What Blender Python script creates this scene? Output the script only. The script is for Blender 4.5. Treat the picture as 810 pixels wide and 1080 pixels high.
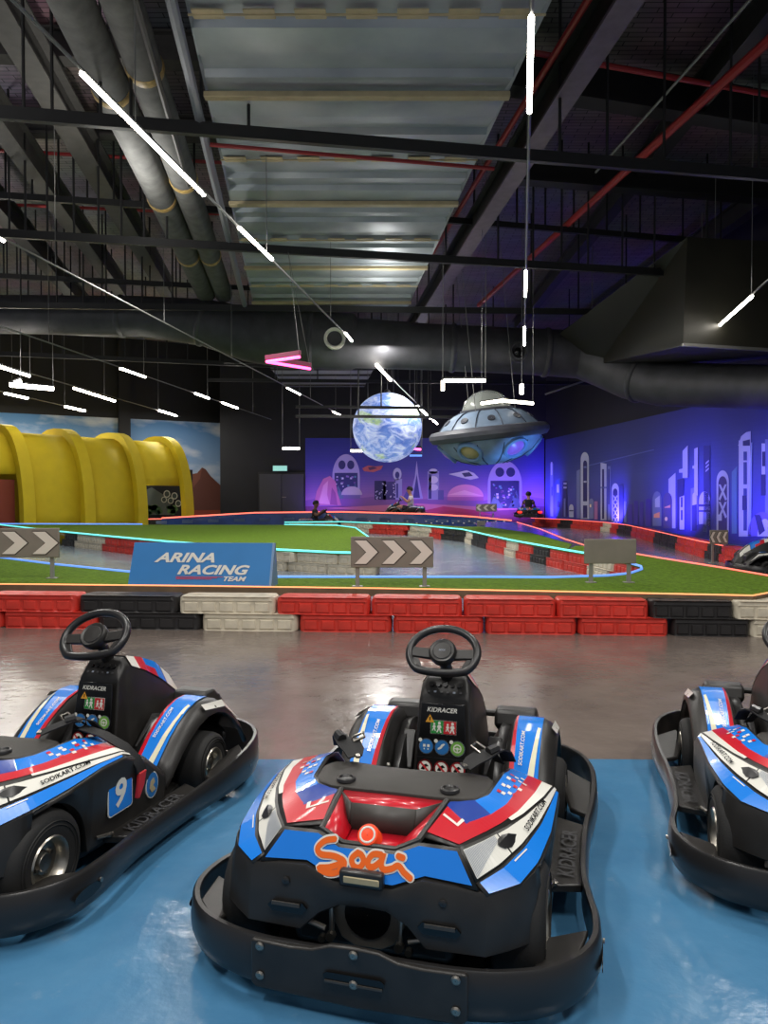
import bpy, bmesh, math, random
from mathutils import Vector, Matrix, Euler
random.seed(7)
S = bpy.context.scene
for o in list(bpy.data.objects): bpy.data.objects.remove(o)
COL = S.collection
R = math.radians

# ------------------------------------------------------------------ camera, exposure, world, lamps
F, CX, CY, H = 811.0, 405.0, 540.0, 1.05
TH = math.atan(17/811)
cam = bpy.data.cameras.new('camera'); cam.sensor_fit = 'VERTICAL'; cam.sensor_height = 36; cam.lens = F/1080*36
cam.clip_start = 0.05; cam.clip_end = 200
co = bpy.data.objects.new('camera', cam); COL.objects.link(co)
co.location = (0, 0, H); co.rotation_euler = (R(90)-TH, 0, 0); S.camera = co
S.view_settings.view_transform = 'Standard'; S.view_settings.look = 'None'
S.view_settings.exposure = 1.15; S.view_settings.gamma = 1.0; S.view_settings.use_curve_mapping = False
w = bpy.data.worlds.new('world'); S.world = w; w.use_nodes = True
w.node_tree.nodes['Background'].inputs[0].default_value = (0.85, 0.9, 1, 1)
w.node_tree.nodes['Background'].inputs[1].default_value = 0.12

def area(name, loc, power, size, col=(1, .97, .92), rot=(0, 0, 0)):
    l = bpy.data.lights.new(name, 'AREA'); l.shape = 'RECTANGLE'; l.size, l.size_y = size; l.energy = power; l.color = col
    o = bpy.data.objects.new(name, l); o.location = loc; o.rotation_euler = rot; COL.objects.link(o); return o
def point(name, loc, power, col, r=.08):
    l = bpy.data.lights.new(name, 'POINT'); l.energy = power; l.color = col; l.shadow_soft_size = r
    o = bpy.data.objects.new(name, l); o.location = loc; COL.objects.link(o); return o
def spot(name, loc, target, power, col, ang=80, r=.05):
    l = bpy.data.lights.new(name, 'SPOT'); l.energy = power; l.color = col; l.spot_size = R(ang); l.spot_blend = .8; l.shadow_soft_size = r
    o = bpy.data.objects.new(name, l); o.location = loc
    o.rotation_euler = (Vector(target)-Vector(loc)).to_track_quat('-Z', 'Y').to_euler(); COL.objects.link(o); return o
# the hall's unseen line lamps over the pit lane
for x, y, p in [(-2.2, .6, 34), (0.5, -.4, 34), (2.6, .8, 30), (-1.0, 2.9, 26), (1.7, 3.6, 24), (-3.6, 5.2, 30), (3.4, 6.4, 16)]:
    area('line_lamp', (x, y, 4.1), p, (.09, 1.2))
for x, y, p in [(-2.4, 2.2, 8), (0.7, 1.6, 12), (2.4, 3.4, 8), (-4.5, 6, 26), (-3.4, 10, 22), (-7.5, 13, 24), (0, 14, 10)]:      # added upward lamps that brighten the ceiling
    area('ceiling_fill_lamp', (x, y, 4.5), p, (.09, 1.2), rot=(math.pi, 0, 0))
for x, y, p in [(-6, 12, 30), (-8.5, 17, 22), (-3, 12, 45), (-.5, 9.5, 40), (0, 16, 70), (1.2, 12.5, 30), (-12, 24.5, 100), (-7.5, 27.5, 45), (1, 21, 50), (2.5, 25.5, 30), (4.5, 10, 14)]:
    area('track_fill_lamp', (x, y, 4.3), p, (.12, 1.2))  # added fill lamps brightening the track floor, tunnel and murals
BLUE = (.10, .06, 1.0)
for x, y, p in [(5.5, 28.3, 120), (6.6, 22.6, 70), (6.2, 18.4, 130), (6.3, 15.4, 90), (6.6, 13.2, 80)]:
    spot('blue_wash_lamp', (x, y, .35), (x+1.2, y+.6, 1.5), p*1.5, BLUE, 120)
for x, p in [(-2.3, 50), (1.5, 30), (4.6, 110)]:
    spot('violet_wash_lamp', (x, 28.1, .5), (x, 29.5, 1.6), p, (.26, .14, 1.0), 130)
spot('ufo_lamp', (3.6, 14.2, .5), (2.6, 16.5, 2.3), 160, (.15, .42, 1.0), 40)

# ------------------------------------------------------------------ geometry from the picture frame
def ray(px, py):
    a = (px-CX)/F; b = (CY-py)/F
    return Vector((a, math.cos(TH)+b*math.sin(TH), -math.sin(TH)+b*math.cos(TH)))
def P(px, py, Y):
    d = ray(px, py); t = Y/d.y; return Vector((d.x*t, Y, H+d.z*t))
def G(px, py, z=0.0):
    d = ray(px, py); t = (z-H)/d.z; return Vector((d.x*t, d.y*t, z))
def onplane(px, py, p, n):
    d = ray(px, py); o = Vector((0, 0, H)); t = (Vector(p)-o).dot(n)/d.dot(n); return o+d*t
def project(p):
    x, y, z = p[0], p[1], p[2]-H
    d = y*math.cos(TH)-z*math.sin(TH); u = z*math.cos(TH)+y*math.sin(TH)
    return CX+F*x/d, CY-F*u/d

# ------------------------------------------------------------------ materials
def lin(c): return tuple(((v/255)/12.92 if v/255 <= .04045 else ((v/255+.055)/1.055)**2.4) for v in c)
MATS = {}
def mat(name, rgb, rough=.5, metal=0., emit=0., spec=.5, var=0., vscale=8., bump=0., bscale=60., coat=0., alpha=1., trans=0.):
    m = bpy.data.materials.new(name); m.use_nodes = True; MATS[name] = m
    nt = m.node_tree; b = nt.nodes['Principled BSDF']; c = (*lin(rgb), 1)
    b.inputs['Base Color'].default_value = c; b.inputs['Roughness'].default_value = rough; b.inputs['Metallic'].default_value = metal
    b.inputs['Specular IOR Level'].default_value = spec; b.inputs['Coat Weight'].default_value = coat
    b.inputs['Alpha'].default_value = alpha; b.inputs['Transmission Weight'].default_value = trans
    if emit:
        b.inputs['Emission Color'].default_value = c; b.inputs['Emission Strength'].default_value = emit
    if var or bump:
        tc = nt.nodes.new('ShaderNodeTexCoord')
    if var:
        n = nt.nodes.new('ShaderNodeTexNoise'); n.inputs['Scale'].default_value = vscale; n.inputs['Detail'].default_value = 6
        nt.links.new(tc.outputs['Object'], n.inputs['Vector'])
        r = nt.nodes.new('ShaderNodeValToRGB')
        r.color_ramp.elements[0].position = .3; r.color_ramp.elements[1].position = .72
        r.color_ramp.elements[0].color = (*[v*(1-var) for v in c[:3]], 1); r.color_ramp.elements[1].color = (*[min(1, v*(1+var)) for v in c[:3]], 1)
        nt.links.new(n.outputs['Fac'], r.inputs['Fac']); nt.links.new(r.outputs['Color'], b.inputs['Base Color'])
    if bump:
        n = nt.nodes.new('ShaderNodeTexNoise'); n.inputs['Scale'].default_value = bscale; n.inputs['Detail'].default_value = 3
        nt.links.new(tc.outputs['Object'], n.inputs['Vector'])
        bp = nt.nodes.new('ShaderNodeBump'); bp.inputs['Strength'].default_value = bump; bp.inputs['Distance'].default_value = .01
        nt.links.new(n.outputs['Fac'], bp.inputs['Height']); nt.links.new(bp.outputs['Normal'], b.inputs['Normal'])
    return m
mat('plastic', (38, 36, 34), .4, var=.25, vscale=14, bump=.05, bscale=350)
mat('plastic_satin', (34, 33, 33), .32, spec=.55)
mat('plastic_grey', (62, 60, 57), .5, var=.15)
mat('lid', (42, 39, 35), .55, bump=.15, bscale=500, var=.15)
mat('panel_black', (12, 12, 13), .22)
mat('blue', (22, 124, 222), .25, coat=.4)
mat('blue_dark', (28, 62, 150), .28, coat=.4)
mat('red', (196, 22, 40), .28, coat=.4)
mat('white', (226, 224, 214), .3, coat=.3)
mat('cream', (224, 220, 190), .3)
mat('hatch', (150, 158, 172), .35)
mat('orange', (238, 104, 30), .3)
mat('tail_red', (236, 74, 34), .25, coat=.6, emit=.12)
mat('green', (40, 140, 62), .4)
mat('lime', (110, 165, 70), .4)
mat('sign_blue', (40, 110, 175), .4)
mat('sign_red', (190, 40, 45), .4)
mat('yellow_sign', (226, 160, 50), .4)
mat('rubber', (27, 26, 25), .75, bump=.1, bscale=200)
mat('rim_metal', (190, 184, 172), .3, 1., var=.15)
mat('steel', (150, 146, 138), .35, 1.)
mat('bracket', (118, 114, 106), .5, .6)
mat('webbing', (22, 22, 23), .7, bump=.3, bscale=400)
mat('emboss', (66, 66, 68), .45)
mat('b_red', (208, 58, 46), .45, var=.2, vscale=9, bump=.12, bscale=40)
mat('b_black', (38, 36, 36), .5, var=.3, vscale=9, bump=.12, bscale=40)
mat('b_white', (214, 204, 182), .5, var=.14, vscale=11, bump=.12, bscale=40)
mat('deck_wood', (112, 92, 70), .6, var=.2)
mat('sign_plate', (132, 125, 114), .5, var=.08)
mat('chevron', (226, 218, 206), .5)
mat('chev_edge', (70, 62, 54), .5)
mat('galv_post', (150, 148, 142), .45, .3)
mat('banner_blue', (46, 124, 190), .55, var=.05, vscale=4)
mat('banner_side', (120, 150, 185), .55)
mat('banner_red', (200, 60, 80), .5)
mat('yellow', (214, 190, 26), .75, var=.05, vscale=3)
mat('rust_panel', (150, 70, 52), .6)
mat('duct_dark', (70, 70, 74), .55, .2, var=.25, vscale=3, bump=.1, bscale=8)
mat('duct_olive', (36, 35, 27), .55, .1, var=.2, vscale=2)
mat('duct_insul', (82, 82, 80), .8, var=.25, vscale=6, bump=.3, bscale=25)
mat('tape_gold', (158, 132, 78), .5, var=.4, vscale=20)
mat('tape', (172, 158, 124), .55, var=.1)
mat('steel_black', (24, 24, 25), .5, var=.2)
mat('steel_grey', (58, 56, 54), .55, var=.2)
mat('steel_mauve', (104, 92, 104), .5, var=.15)
mat('conduit', (112, 116, 124), .45, .3)
mat('pipe_red', (150, 34, 36), .45)
mat('wire', (120, 120, 118), .5, .4)
mat('rail_grey', (125, 125, 122), .4, .5)
mat('led_white', (255, 248, 236), .5, emit=14)
mat('led_soft', (255, 246, 226), .5, emit=5)
mat('led_pink', (255, 70, 150), .5, emit=3.6)
mat('pink_house', (130, 24, 70), .5)
mat('neon_orange', (255, 150, 96), .5, emit=.75)
mat('neon_red', (255, 112, 92), .5, emit=.8)
mat('neon_cyan', (110, 235, 235), .5, emit=.5)
mat('neon_blue', (110, 160, 255), .5, emit=.35)
mat('exit_green', (150, 215, 195), .5, emit=.3)
mat('tail_led', (255, 30, 20), .5, emit=3)
mat('ramp_blue', (38, 66, 128), .2, var=.25, vscale=2)
mat('ramp_pane', (70, 92, 130), .3)
mat('door_grey', (60, 60, 60), .5)
mat('black_wall', (17, 17, 19), .7, var=.2, vscale=2)
mat('skin', (196, 146, 116), .55)
mat('skin_dark', (130, 92, 72), .55)
mat('shirt_white', (226, 222, 226), .7)
mat('shirt_dark', (36, 34, 38), .7)
mat('hair', (24, 20, 18), .6)
mat('trousers', (58, 52, 60), .7)
mat('eye_dark', (20, 18, 18), .3)
mat('glass_dome', (176, 182, 176), .25, alpha=.5)
mat('ufo_grey', (112, 130, 152), .5, var=.22, vscale=3)
mat('ufo_rim', (64, 66, 76), .55, var=.2, vscale=5)
mat('ufo_seam', (40, 48, 66), .6)
mat('port_yellow', (150, 138, 92), .4)
mat('port_purple', (110, 76, 160), .35, emit=.25)
mat('port_ring', (96, 128, 168), .4)
mat('nozzle', (232, 228, 214), .45)

def painted(name, rough=.6, noise=.06):
    """flat art colours stored per face"""
    m = bpy.data.materials.new(name); m.use_nodes = True; MATS[name] = m
    nt = m.node_tree; b = nt.nodes['Principled BSDF']; b.inputs['Roughness'].default_value = rough
    a = nt.nodes.new('ShaderNodeAttribute'); a.attribute_name = 'paint'
    nt.links.new(a.outputs['Color'], b.inputs['Base Color'])
painted('paint')

def floor_material():
    m = bpy.data.materials.new('epoxy_floor'); m.use_nodes = True; MATS['epoxy_floor'] = m
    nt = m.node_tree; N = nt.nodes; L = nt.links; b = N['Principled BSDF']
    g = N.new('ShaderNodeNewGeometry'); sx = N.new('ShaderNodeSeparateXYZ'); L.new(g.outputs['Position'], sx.inputs[0])
    wob = N.new('ShaderNodeTexNoise'); wob.inputs['Scale'].default_value = 1.2; L.new(g.outputs['Position'], wob.inputs['Vector'])
    ma = N.new('ShaderNodeMath'); ma.operation = 'MULTIPLY_ADD'; L.new(wob.outputs['Fac'], ma.inputs[0]); ma.inputs[1].default_value = .03; L.new(sx.outputs['Y'], ma.inputs[2])
    gt = N.new('ShaderNodeMath'); gt.operation = 'LESS_THAN'; L.new(ma.outputs[0], gt.inputs[0]); gt.inputs[1].default_value = 3.06
    def ramp(scale, c0, c1, p0, p1, det=8):
        n = N.new('ShaderNodeTexNoise'); n.inputs['Scale'].default_value = scale; n.inputs['Detail'].default_value = det; n.inputs['Roughness'].default_value = .65
        L.new(g.outputs['Position'], n.inputs['Vector'])
        r = N.new('ShaderNodeValToRGB'); r.color_ramp.elements[0].position = p0; r.color_ramp.elements[1].position = p1
        r.color_ramp.elements[0].color = (*lin(c0), 1); r.color_ramp.elements[1].color = (*lin(c1), 1)
        L.new(n.outputs['Fac'], r.inputs['Fac']); return r
    grey = ramp(1.6, (104, 94, 88), (128, 116, 108), .35, .7)
    blue = ramp(2.2, (58, 108, 146), (78, 128, 164), .3, .75)
    wear = ramp(9, (0, 0, 0), (255, 255, 255), .63, .8)
    mx = N.new('ShaderNodeMix'); mx.data_type = 'RGBA'; L.new(gt.outputs[0], mx.inputs[0]); L.new(grey.outputs[0], mx.inputs[6]); L.new(blue.outputs[0], mx.inputs[7])
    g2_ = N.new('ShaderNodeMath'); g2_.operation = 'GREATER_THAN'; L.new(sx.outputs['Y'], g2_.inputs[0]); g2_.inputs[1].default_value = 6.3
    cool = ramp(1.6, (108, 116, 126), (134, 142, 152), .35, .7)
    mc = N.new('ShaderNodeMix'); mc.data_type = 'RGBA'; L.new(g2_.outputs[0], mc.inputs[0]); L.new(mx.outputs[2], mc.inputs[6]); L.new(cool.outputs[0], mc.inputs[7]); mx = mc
    mw = N.new('ShaderNodeMix'); mw.data_type = 'RGBA'
    wf = N.new('ShaderNodeMath'); wf.operation = 'MULTIPLY'; L.new(wear.outputs[0], wf.inputs[0]); wf.inputs[1].default_value = .22
    L.new(wf.outputs[0], mw.inputs[0]); L.new(mx.outputs[2], mw.inputs[6]); mw.inputs[7].default_value = (*lin((170, 176, 178)), 1)
    L.new(mw.outputs[2], b.inputs['Base Color'])
    rr = ramp(5, (70, 70, 70), (140, 140, 140), .3, .75)
    sp = N.new('ShaderNodeSeparateColor'); L.new(rr.outputs[0], sp.inputs[0])
    ra = N.new('ShaderNodeMath'); ra.operation = 'MULTIPLY_ADD'; L.new(sp.outputs[0], ra.inputs[0]); ra.inputs[1].default_value = .6; ra.inputs[2].default_value = .12
    L.new(ra.outputs[0], b.inputs['Roughness'])
    n2 = N.new('ShaderNodeTexNoise'); n2.inputs['Scale'].default_value = 14; n2.inputs['Detail'].default_value = 6; L.new(g.outputs['Position'], n2.inputs['Vector'])
    bp = N.new('ShaderNodeBump'); bp.inputs['Strength'].default_value = .16; bp.inputs['Distance'].default_value = .02
    L.new(n2.outputs['Fac'], bp.inputs['Height']); L.new(bp.outputs['Normal'], b.inputs['Normal'])
floor_material()

def turf_material():
    m = mat('turf', (98, 128, 38), .9, spec=.1, var=.35, vscale=30, bump=.9, bscale=220)
turf_material()

def roof_material():
    m = bpy.data.materials.new('roof_sheet'); m.use_nodes = True; MATS['roof_sheet'] = m
    nt = m.node_tree; N = nt.nodes; L = nt.links; b = N['Principled BSDF']; b.inputs['Roughness'].default_value = .5; b.inputs['Metallic'].default_value = .35
    tc = N.new('ShaderNodeTexCoord')
    br = N.new('ShaderNodeTexBrick'); br.inputs['Scale'].default_value = 1.0; br.inputs['Brick Width'].default_value = .42; br.inputs['Row Height'].default_value = .1
    br.inputs['Mortar Size'].default_value = .008
    br.inputs['Color1'].default_value = (*lin((122, 114, 118)), 1); br.inputs['Color2'].default_value = (*lin((146, 136, 140)), 1); br.inputs['Mortar'].default_value = (*lin((34, 32, 34)), 1)
    L.new(tc.outputs['Object'], br.inputs['Vector'])
    n = N.new('ShaderNodeTexNoise'); n.inputs['Scale'].default_value = .6; L.new(tc.outputs['Object'], n.inputs['Vector'])
    mx = N.new('ShaderNodeMix'); mx.data_type = 'RGBA'; mx.blend_type = 'MULTIPLY'; mx.inputs[0].default_value = .8
    L.new(br.outputs['Color'], mx.inputs[6]); L.new(n.outputs['Color'], mx.inputs[7]); L.new(mx.outputs[2], b.inputs['Base Color'])
    bp = N.new('ShaderNodeBump'); bp.inputs['Strength'].default_value = .4; L.new(br.outputs['Fac'], bp.inputs['Height']); L.new(bp.outputs['Normal'], b.inputs['Normal'])
roof_material()

def sheet_material():
    """galvanised sheet of the wide ceiling duct"""
    m = bpy.data.materials.new('galv_sheet'); m.use_nodes = True; MATS['galv_sheet'] = m
    nt = m.node_tree; N = nt.nodes; L = nt.links; b = N['Principled BSDF']; b.inputs['Metallic'].default_value = .5; b.inputs['Roughness'].default_value = .5
    tc = N.new('ShaderNodeTexCoord'); n = N.new('ShaderNodeTexNoise'); n.inputs['Scale'].default_value = 1.4; n.inputs['Detail'].default_value = 8
    L.new(tc.outputs['Object'], n.inputs['Vector'])
    r = N.new('ShaderNodeValToRGB'); r.color_ramp.elements[0].position = .3; r.color_ramp.elements[1].position = .7
    r.color_ramp.elements[0].color = (*lin((140, 148, 154)), 1); r.color_ramp.elements[1].color = (*lin((170, 176, 180)), 1)
    L.new(n.outputs['Fac'], r.inputs['Fac']); L.new(r.outputs['Color'], b.inputs['Base Color'])
    bp = N.new('ShaderNodeBump'); bp.inputs['Strength'].default_value = .25; bp.inputs['Distance'].default_value = .05
    L.new(n.outputs['Fac'], bp.inputs['Height']); L.new(bp.outputs['Normal'], b.inputs['Normal'])
sheet_material()

def globe_material():
    m = bpy.data.materials.new('globe'); m.use_nodes = True; MATS['globe'] = m
    nt = m.node_tree; N = nt.nodes; L = nt.links; b = N['Principled BSDF']; b.inputs['Roughness'].default_value = .6
    tc = N.new('ShaderNodeTexCoord')
    def noise(scale, det, dist, p0, p1, loc=(0, 0, 0)):
        mp = N.new('ShaderNodeMapping'); mp.inputs['Location'].default_value = loc; mp.inputs['Scale'].default_value = (1, 1, 1.7); L.new(tc.outputs['Object'], mp.inputs[0])
        n = N.new('ShaderNodeTexNoise'); n.inputs['Scale'].default_value = scale; n.inputs['Detail'].default_value = det; n.inputs['Distortion'].default_value = dist
        n.inputs['Roughness'].default_value = .62
        L.new(mp.outputs[0], n.inputs['Vector'])
        r = N.new('ShaderNodeValToRGB'); r.color_ramp.elements[0].position = p0; r.color_ramp.elements[1].position = p1
        L.new(n.outputs['Fac'], r.inputs['Fac']); return r.outputs['Color']
    def mix(f, a, c):
        x = N.new('ShaderNodeMix'); x.data_type = 'RGBA'; L.new(f, x.inputs[0])
        if isinstance(a, tuple): x.inputs[6].default_value = (*lin(a), 1)
        else: L.new(a, x.inputs[6])
        x.inputs[7].default_value = (*lin(c), 1); return x.outputs[2]
    sea = mix(noise(1.4, 3, 0, .3, .7), (70, 96, 176), (112, 146, 214))
    land = mix(noise(.9, 6, .3, .57, .62, (3.1, 1.2, .4)), sea, (150, 176, 132))
    cl = mix(noise(2.6, 14, 1.3, .42, .74, (.7, 5, 2)), land, (226, 232, 250))
    L.new(cl, b.inputs['Base Color']); L.new(cl, b.inputs['Emission Color']); b.inputs['Emission Strength'].default_value = .36
globe_material()

def sky_mural_material():
    """painted desert sky: blue with clouds"""
    m = bpy.data.materials.new('sky_mural'); m.use_nodes = True; MATS['sky_mural'] = m
    nt = m.node_tree; N = nt.nodes; L = nt.links; b = N['Principled BSDF']; b.inputs['Roughness'].default_value = .7
    g = N.new('ShaderNodeNewGeometry'); sx = N.new('ShaderNodeSeparateXYZ'); L.new(g.outputs['Position'], sx.inputs[0])
    mr = N.new('ShaderNodeMapRange'); mr.inputs[1].default_value = .5; mr.inputs[2].default_value = 4.0; L.new(sx.outputs['Z'], mr.inputs[0])
    r = N.new('ShaderNodeValToRGB'); r.color_ramp.elements[0].color = (*lin((168, 184, 200)), 1); r.color_ramp.elements[1].color = (*lin((74, 126, 176)), 1)
    L.new(mr.outputs[0], r.inputs['Fac'])
    mp = N.new('ShaderNodeMapping'); mp.inputs['Scale'].default_value = (.35, .35, .9); L.new(g.outputs['Position'], mp.inputs[0])
    n = N.new('ShaderNodeTexNoise'); n.inputs['Scale'].default_value = 1.5; n.inputs['Detail'].default_value = 8; L.new(mp.outputs[0], n.inputs['Vector'])
    cr = N.new('ShaderNodeValToRGB'); cr.color_ramp.elements[0].position = .48; cr.color_ramp.elements[1].position = .66; L.new(n.outputs['Fac'], cr.inputs['Fac'])
    mx = N.new('ShaderNodeMix'); mx.data_type = 'RGBA'; L.new(cr.outputs['Color'], mx.inputs[0]); L.new(r.outputs['Color'], mx.inputs[6]); mx.inputs[7].default_value = (*lin((196, 202, 208)), 1)
    L.new(mx.outputs[2], b.inputs['Base Color'])
sky_mural_material()

# ------------------------------------------------------------------ mesh builder
class MB:
    def __init__(s): s.v = []; s.f = []; s.m = []; s.c = []; s.mats = []
    def mi(s, m):
        if m not in s.mats: s.mats.append(m)
        return s.mats.index(m)
    def add(s, vs, fs, m='plastic', col=None):
        b = len(s.v); s.v += [tuple(x) for x in vs]; k = s.mi(m)
        for f in fs: s.f.append([b+i for i in f]); s.m.append(k); s.c.append(col)
        return s
    def poly(s, pts, m, col=None): return s.add(pts, [list(range(len(pts)))], m, col)
    def box(s, c, d, m='plastic', rot=None):
        M = Matrix.Translation(c)
        if rot is not None: M = M @ (rot if isinstance(rot, Matrix) else Euler(rot).to_matrix().to_4x4())
        hx, hy, hz = d[0]/2, d[1]/2, d[2]/2
        vs = [M @ Vector((x*hx, y*hy, z*hz)) for x in (-1, 1) for y in (-1, 1) for z in (-1, 1)]
        return s.add(vs, [(0, 1, 3, 2), (4, 6, 7, 5), (0, 4, 5, 1), (2, 3, 7, 6), (0, 2, 6, 4), (1, 5, 7, 3)], m)
    def hexa(s, a, b, m):
        """a, b: two quads joined by four sides"""
        return s.add(list(a)+list(b), [(3, 2, 1, 0), (4, 5, 6, 7), (0, 1, 5, 4), (1, 2, 6, 5), (2, 3, 7, 6), (3, 0, 4, 7)], m)
    def tube(s, pts, r, seg=10, m='plastic', closed=False, cap=True, up=None, flat=1.0):
        pts = [Vector(p) for p in pts]; n = len(pts)
        rr = r if isinstance(r, (list, tuple)) else [r]*n
        vs = []; a = None
        for i, p in enumerate(pts):
            if closed: t = pts[(i+1) % n]-pts[i-1]
            else: t = pts[min(i+1, n-1)]-pts[max(i-1, 0)]
            t.normalize()
            if a is None:
                u = Vector(up) if up else (Vector((0, 0, 1)) if abs(t.z) < .9 else Vector((1, 0, 0)))
                a = (u-t*u.dot(t)).normalized()
            else:
                a = (a-t*a.dot(t)).normalized()
            b = t.cross(a)
            for k in range(seg):
                g = 2*math.pi*k/seg
                vs.append(p+(a*math.cos(g)*flat+b*math.sin(g))*rr[i])
        fs = []
        for i in range(n if closed else n-1):
            j = (i+1) % n
            for k in range(seg):
                l = (k+1) % seg; fs.append((i*seg+k, i*seg+l, j*seg+l, j*seg+k))
        if cap and not closed: fs += [tuple(range(seg))[::-1], tuple((n-1)*seg+k for k in range(seg))]
        return s.add(vs, fs, m)
    def cyl(s, p0, p1, r, seg=16, m='plastic', r1=None): return s.tube([p0, p1], [r, r if r1 is None else r1], seg, m)
    def lathe(s, prof, M=None, seg=24, m='plastic', cap=False):
        """prof: (radius, height) list around local z"""
        M = M or Matrix(); vs = []; n = len(prof)
        for r, z in prof:
            for k in range(seg):
                g = 2*math.pi*k/seg; vs.append(M @ Vector((r*math.cos(g), r*math.sin(g), z)))
        fs = [(i*seg+k, i*seg+(k+1) % seg, (i+1)*seg+(k+1) % seg, (i+1)*seg+k) for i in range(n-1) for k in range(seg)]
        if cap: fs += [tuple(range(seg))[::-1], tuple((n-1)*seg+k for k in range(seg))]
        return s.add(vs, fs, m)
    def loft(s, rows, m, closed=False, cap=False):
        n = len(rows[0]); vs = [p for r in rows for p in r]; fs = []
        for i in range(len(rows)-1):
            for k in range(n if closed else n-1):
                l = (k+1) % n; fs.append((i*n+k, i*n+l, (i+1)*n+l, (i+1)*n+k))
        if cap: fs += [tuple(range(n))[::-1], tuple((len(rows)-1)*n+k for k in range(n))]
        return s.add(vs, fs, m)
    def prism(s, poly, d, m):
        """poly: 3D polygon, d: extrusion vector"""
        n = len(poly); d = Vector(d); a = [Vector(p) for p in poly]; vs = a+[p+d for p in a]
        fs = [tuple(range(n))[::-1], tuple(range(n, 2*n))]+[(i, (i+1) % n, n+(i+1) % n, n+i) for i in range(n)]
        return s.add(vs, fs, m)
    def mesh(s, name, smooth=35):
        me = bpy.data.meshes.new(name); me.from_pydata([tuple(v) for v in s.v], [], s.f)
        for k in s.mats: me.materials.append(MATS[k])
        me.polygons.foreach_set('material_index', s.m)
        if any(c is not None for c in s.c):
            at = me.color_attributes.new('paint', 'FLOAT_COLOR', 'CORNER')
            for p in me.polygons:
                c = s.c[p.index] or (128, 128, 128)
                for li in p.loop_indices: at.data[li].color = (*lin(c), 1)
        me.validate(); me.update()
        bm = bmesh.new(); bm.from_mesh(me); bmesh.ops.recalc_face_normals(bm, faces=bm.faces[:]); bm.to_mesh(me); bm.free()
        if smooth:
            me.polygons.foreach_set('use_smooth', [True]*len(me.polygons)); me.set_sharp_from_angle(angle=R(smooth))
        return me
    def build(s, name, parent=None, bevel=0, smooth=35, solid=0):
        o = bpy.data.objects.new(name, s.mesh(name, smooth)); COL.objects.link(o)
        if parent is not None: o.parent = parent
        if solid:
            md = o.modifiers.new('solid', 'SOLIDIFY'); md.thickness = solid; md.offset = -1
        if bevel:
            md = o.modifiers.new('bevel', 'BEVEL'); md.width = bevel; md.segments = 2; md.limit_method = 'ANGLE'; md.angle_limit = R(35)
        return o

def tag(o, label, cat, group=None, kind=None):
    o['label'] = label; o['category'] = cat
    if group: o['group'] = group
    if kind: o['kind'] = kind
    return o
def struct(o, label=None):
    o['kind'] = 'structure'
    if label: o['label'] = label
    return o
def empty(name, loc=(0, 0, 0), rz=0):
    o = bpy.data.objects.new(name, None); COL.objects.link(o); o.location = loc; o.rotation_euler = (0, 0, rz); o.empty_display_size = .1; return o
def copy_tree(o):
    r = o.copy(); COL.objects.link(r)
    for ch in list(o.children):
        c = ch.copy(); COL.objects.link(c); c.parent = r
        for g in list(ch.children):
            d = g.copy(); COL.objects.link(d); d.parent = c
    return r
def text_into(mb, txt, o, u, v, height, width=None, m='white', depth=.001, shear=0., bold=0., align=0):
    """text as flat lettering on the plane o + u, v (unit vectors); centred (align=0) or starting at o (align=-1)"""
    c = bpy.data.curves.new('lettering', 'FONT'); c.body = txt; c.shear = shear; c.offset = bold; c.resolution_u = 3; c.size = 1
    t = bpy.data.objects.new('lettering', c); COL.objects.link(t)
    bpy.context.view_layer.update()
    me = bpy.data.meshes.new_from_object(t.evaluated_get(bpy.context.evaluated_depsgraph_get()))
    xs = [q.co.x for q in me.vertices]; ys = [q.co.y for q in me.vertices]
    x0, x1, y0, y1 = min(xs), max(xs), min(ys), max(ys)
    sy = height/(y1-y0); sx = width/(x1-x0) if width else sy
    o, u, v = Vector(o), Vector(u), Vector(v); n = u.cross(v)
    mid = (x0+x1)/2 if align == 0 else x0
    vs = [o+u*((q.co.x-mid)*sx)+v*((q.co.y-(y0+y1)/2)*sy)+n*depth for q in me.vertices]
    mb.add(vs, [tuple(p.vertices) for p in me.polygons], m)
    bpy.data.objects.remove(t); bpy.data.curves.remove(c); bpy.data.meshes.remove(me)
def ribbon(mb, pts, wid, f, m):
    """a round-ended stroke through 2D points, mapped to 3D by f(u, v)"""
    dense = []
    P2 = [Vector((p[0], p[1])) for p in pts]
    for i in range(len(P2)-1):
        p0 = P2[max(i-1, 0)]; p1 = P2[i]; p2 = P2[i+1]; p3 = P2[min(i+2, len(P2)-1)]
        for k in range(6):
            t = k/6
            dense.append(.5*((2*p1)+(p2-p0)*t+(2*p0-5*p1+4*p2-p3)*t*t+(3*p1-p0-3*p2+p3)*t**3))
    dense.append(P2[-1]); n = len(dense); L = []; Rr = []
    for i, p in enumerate(dense):
        t = dense[min(i+1, n-1)]-dense[max(i-1, 0)]
        if t.length < 1e-9: t = Vector((1, 0))
        t.normalize(); q = Vector((-t.y, t.x)); L.append(p+q*wid/2); Rr.append(p-q*wid/2)
    mb.add([f(*p) for p in L]+[f(*p) for p in Rr], [(i, i+1, n+i+1, n+i) for i in range(n-1)], m)
    for e in (dense[0], dense[-1]):
        mb.poly([f(e.x+wid/2*math.cos(2*math.pi*k/12), e.y+wid/2*math.sin(2*math.pi*k/12)) for k in range(12)], m)
NUM = ['first', 'second', 'third', 'fourth', 'fifth', 'sixth', 'seventh', 'eighth', 'ninth', 'tenth', 'eleventh', 'twelfth', 'thirteenth', 'fourteenth', 'fifteenth', 'sixteenth', 'seventeenth', 'eighteenth', 'nineteenth', 'twentieth']
def nth(i): return NUM[i] if i < 20 else NUM[19]+' plus '+str(i-19)

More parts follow.
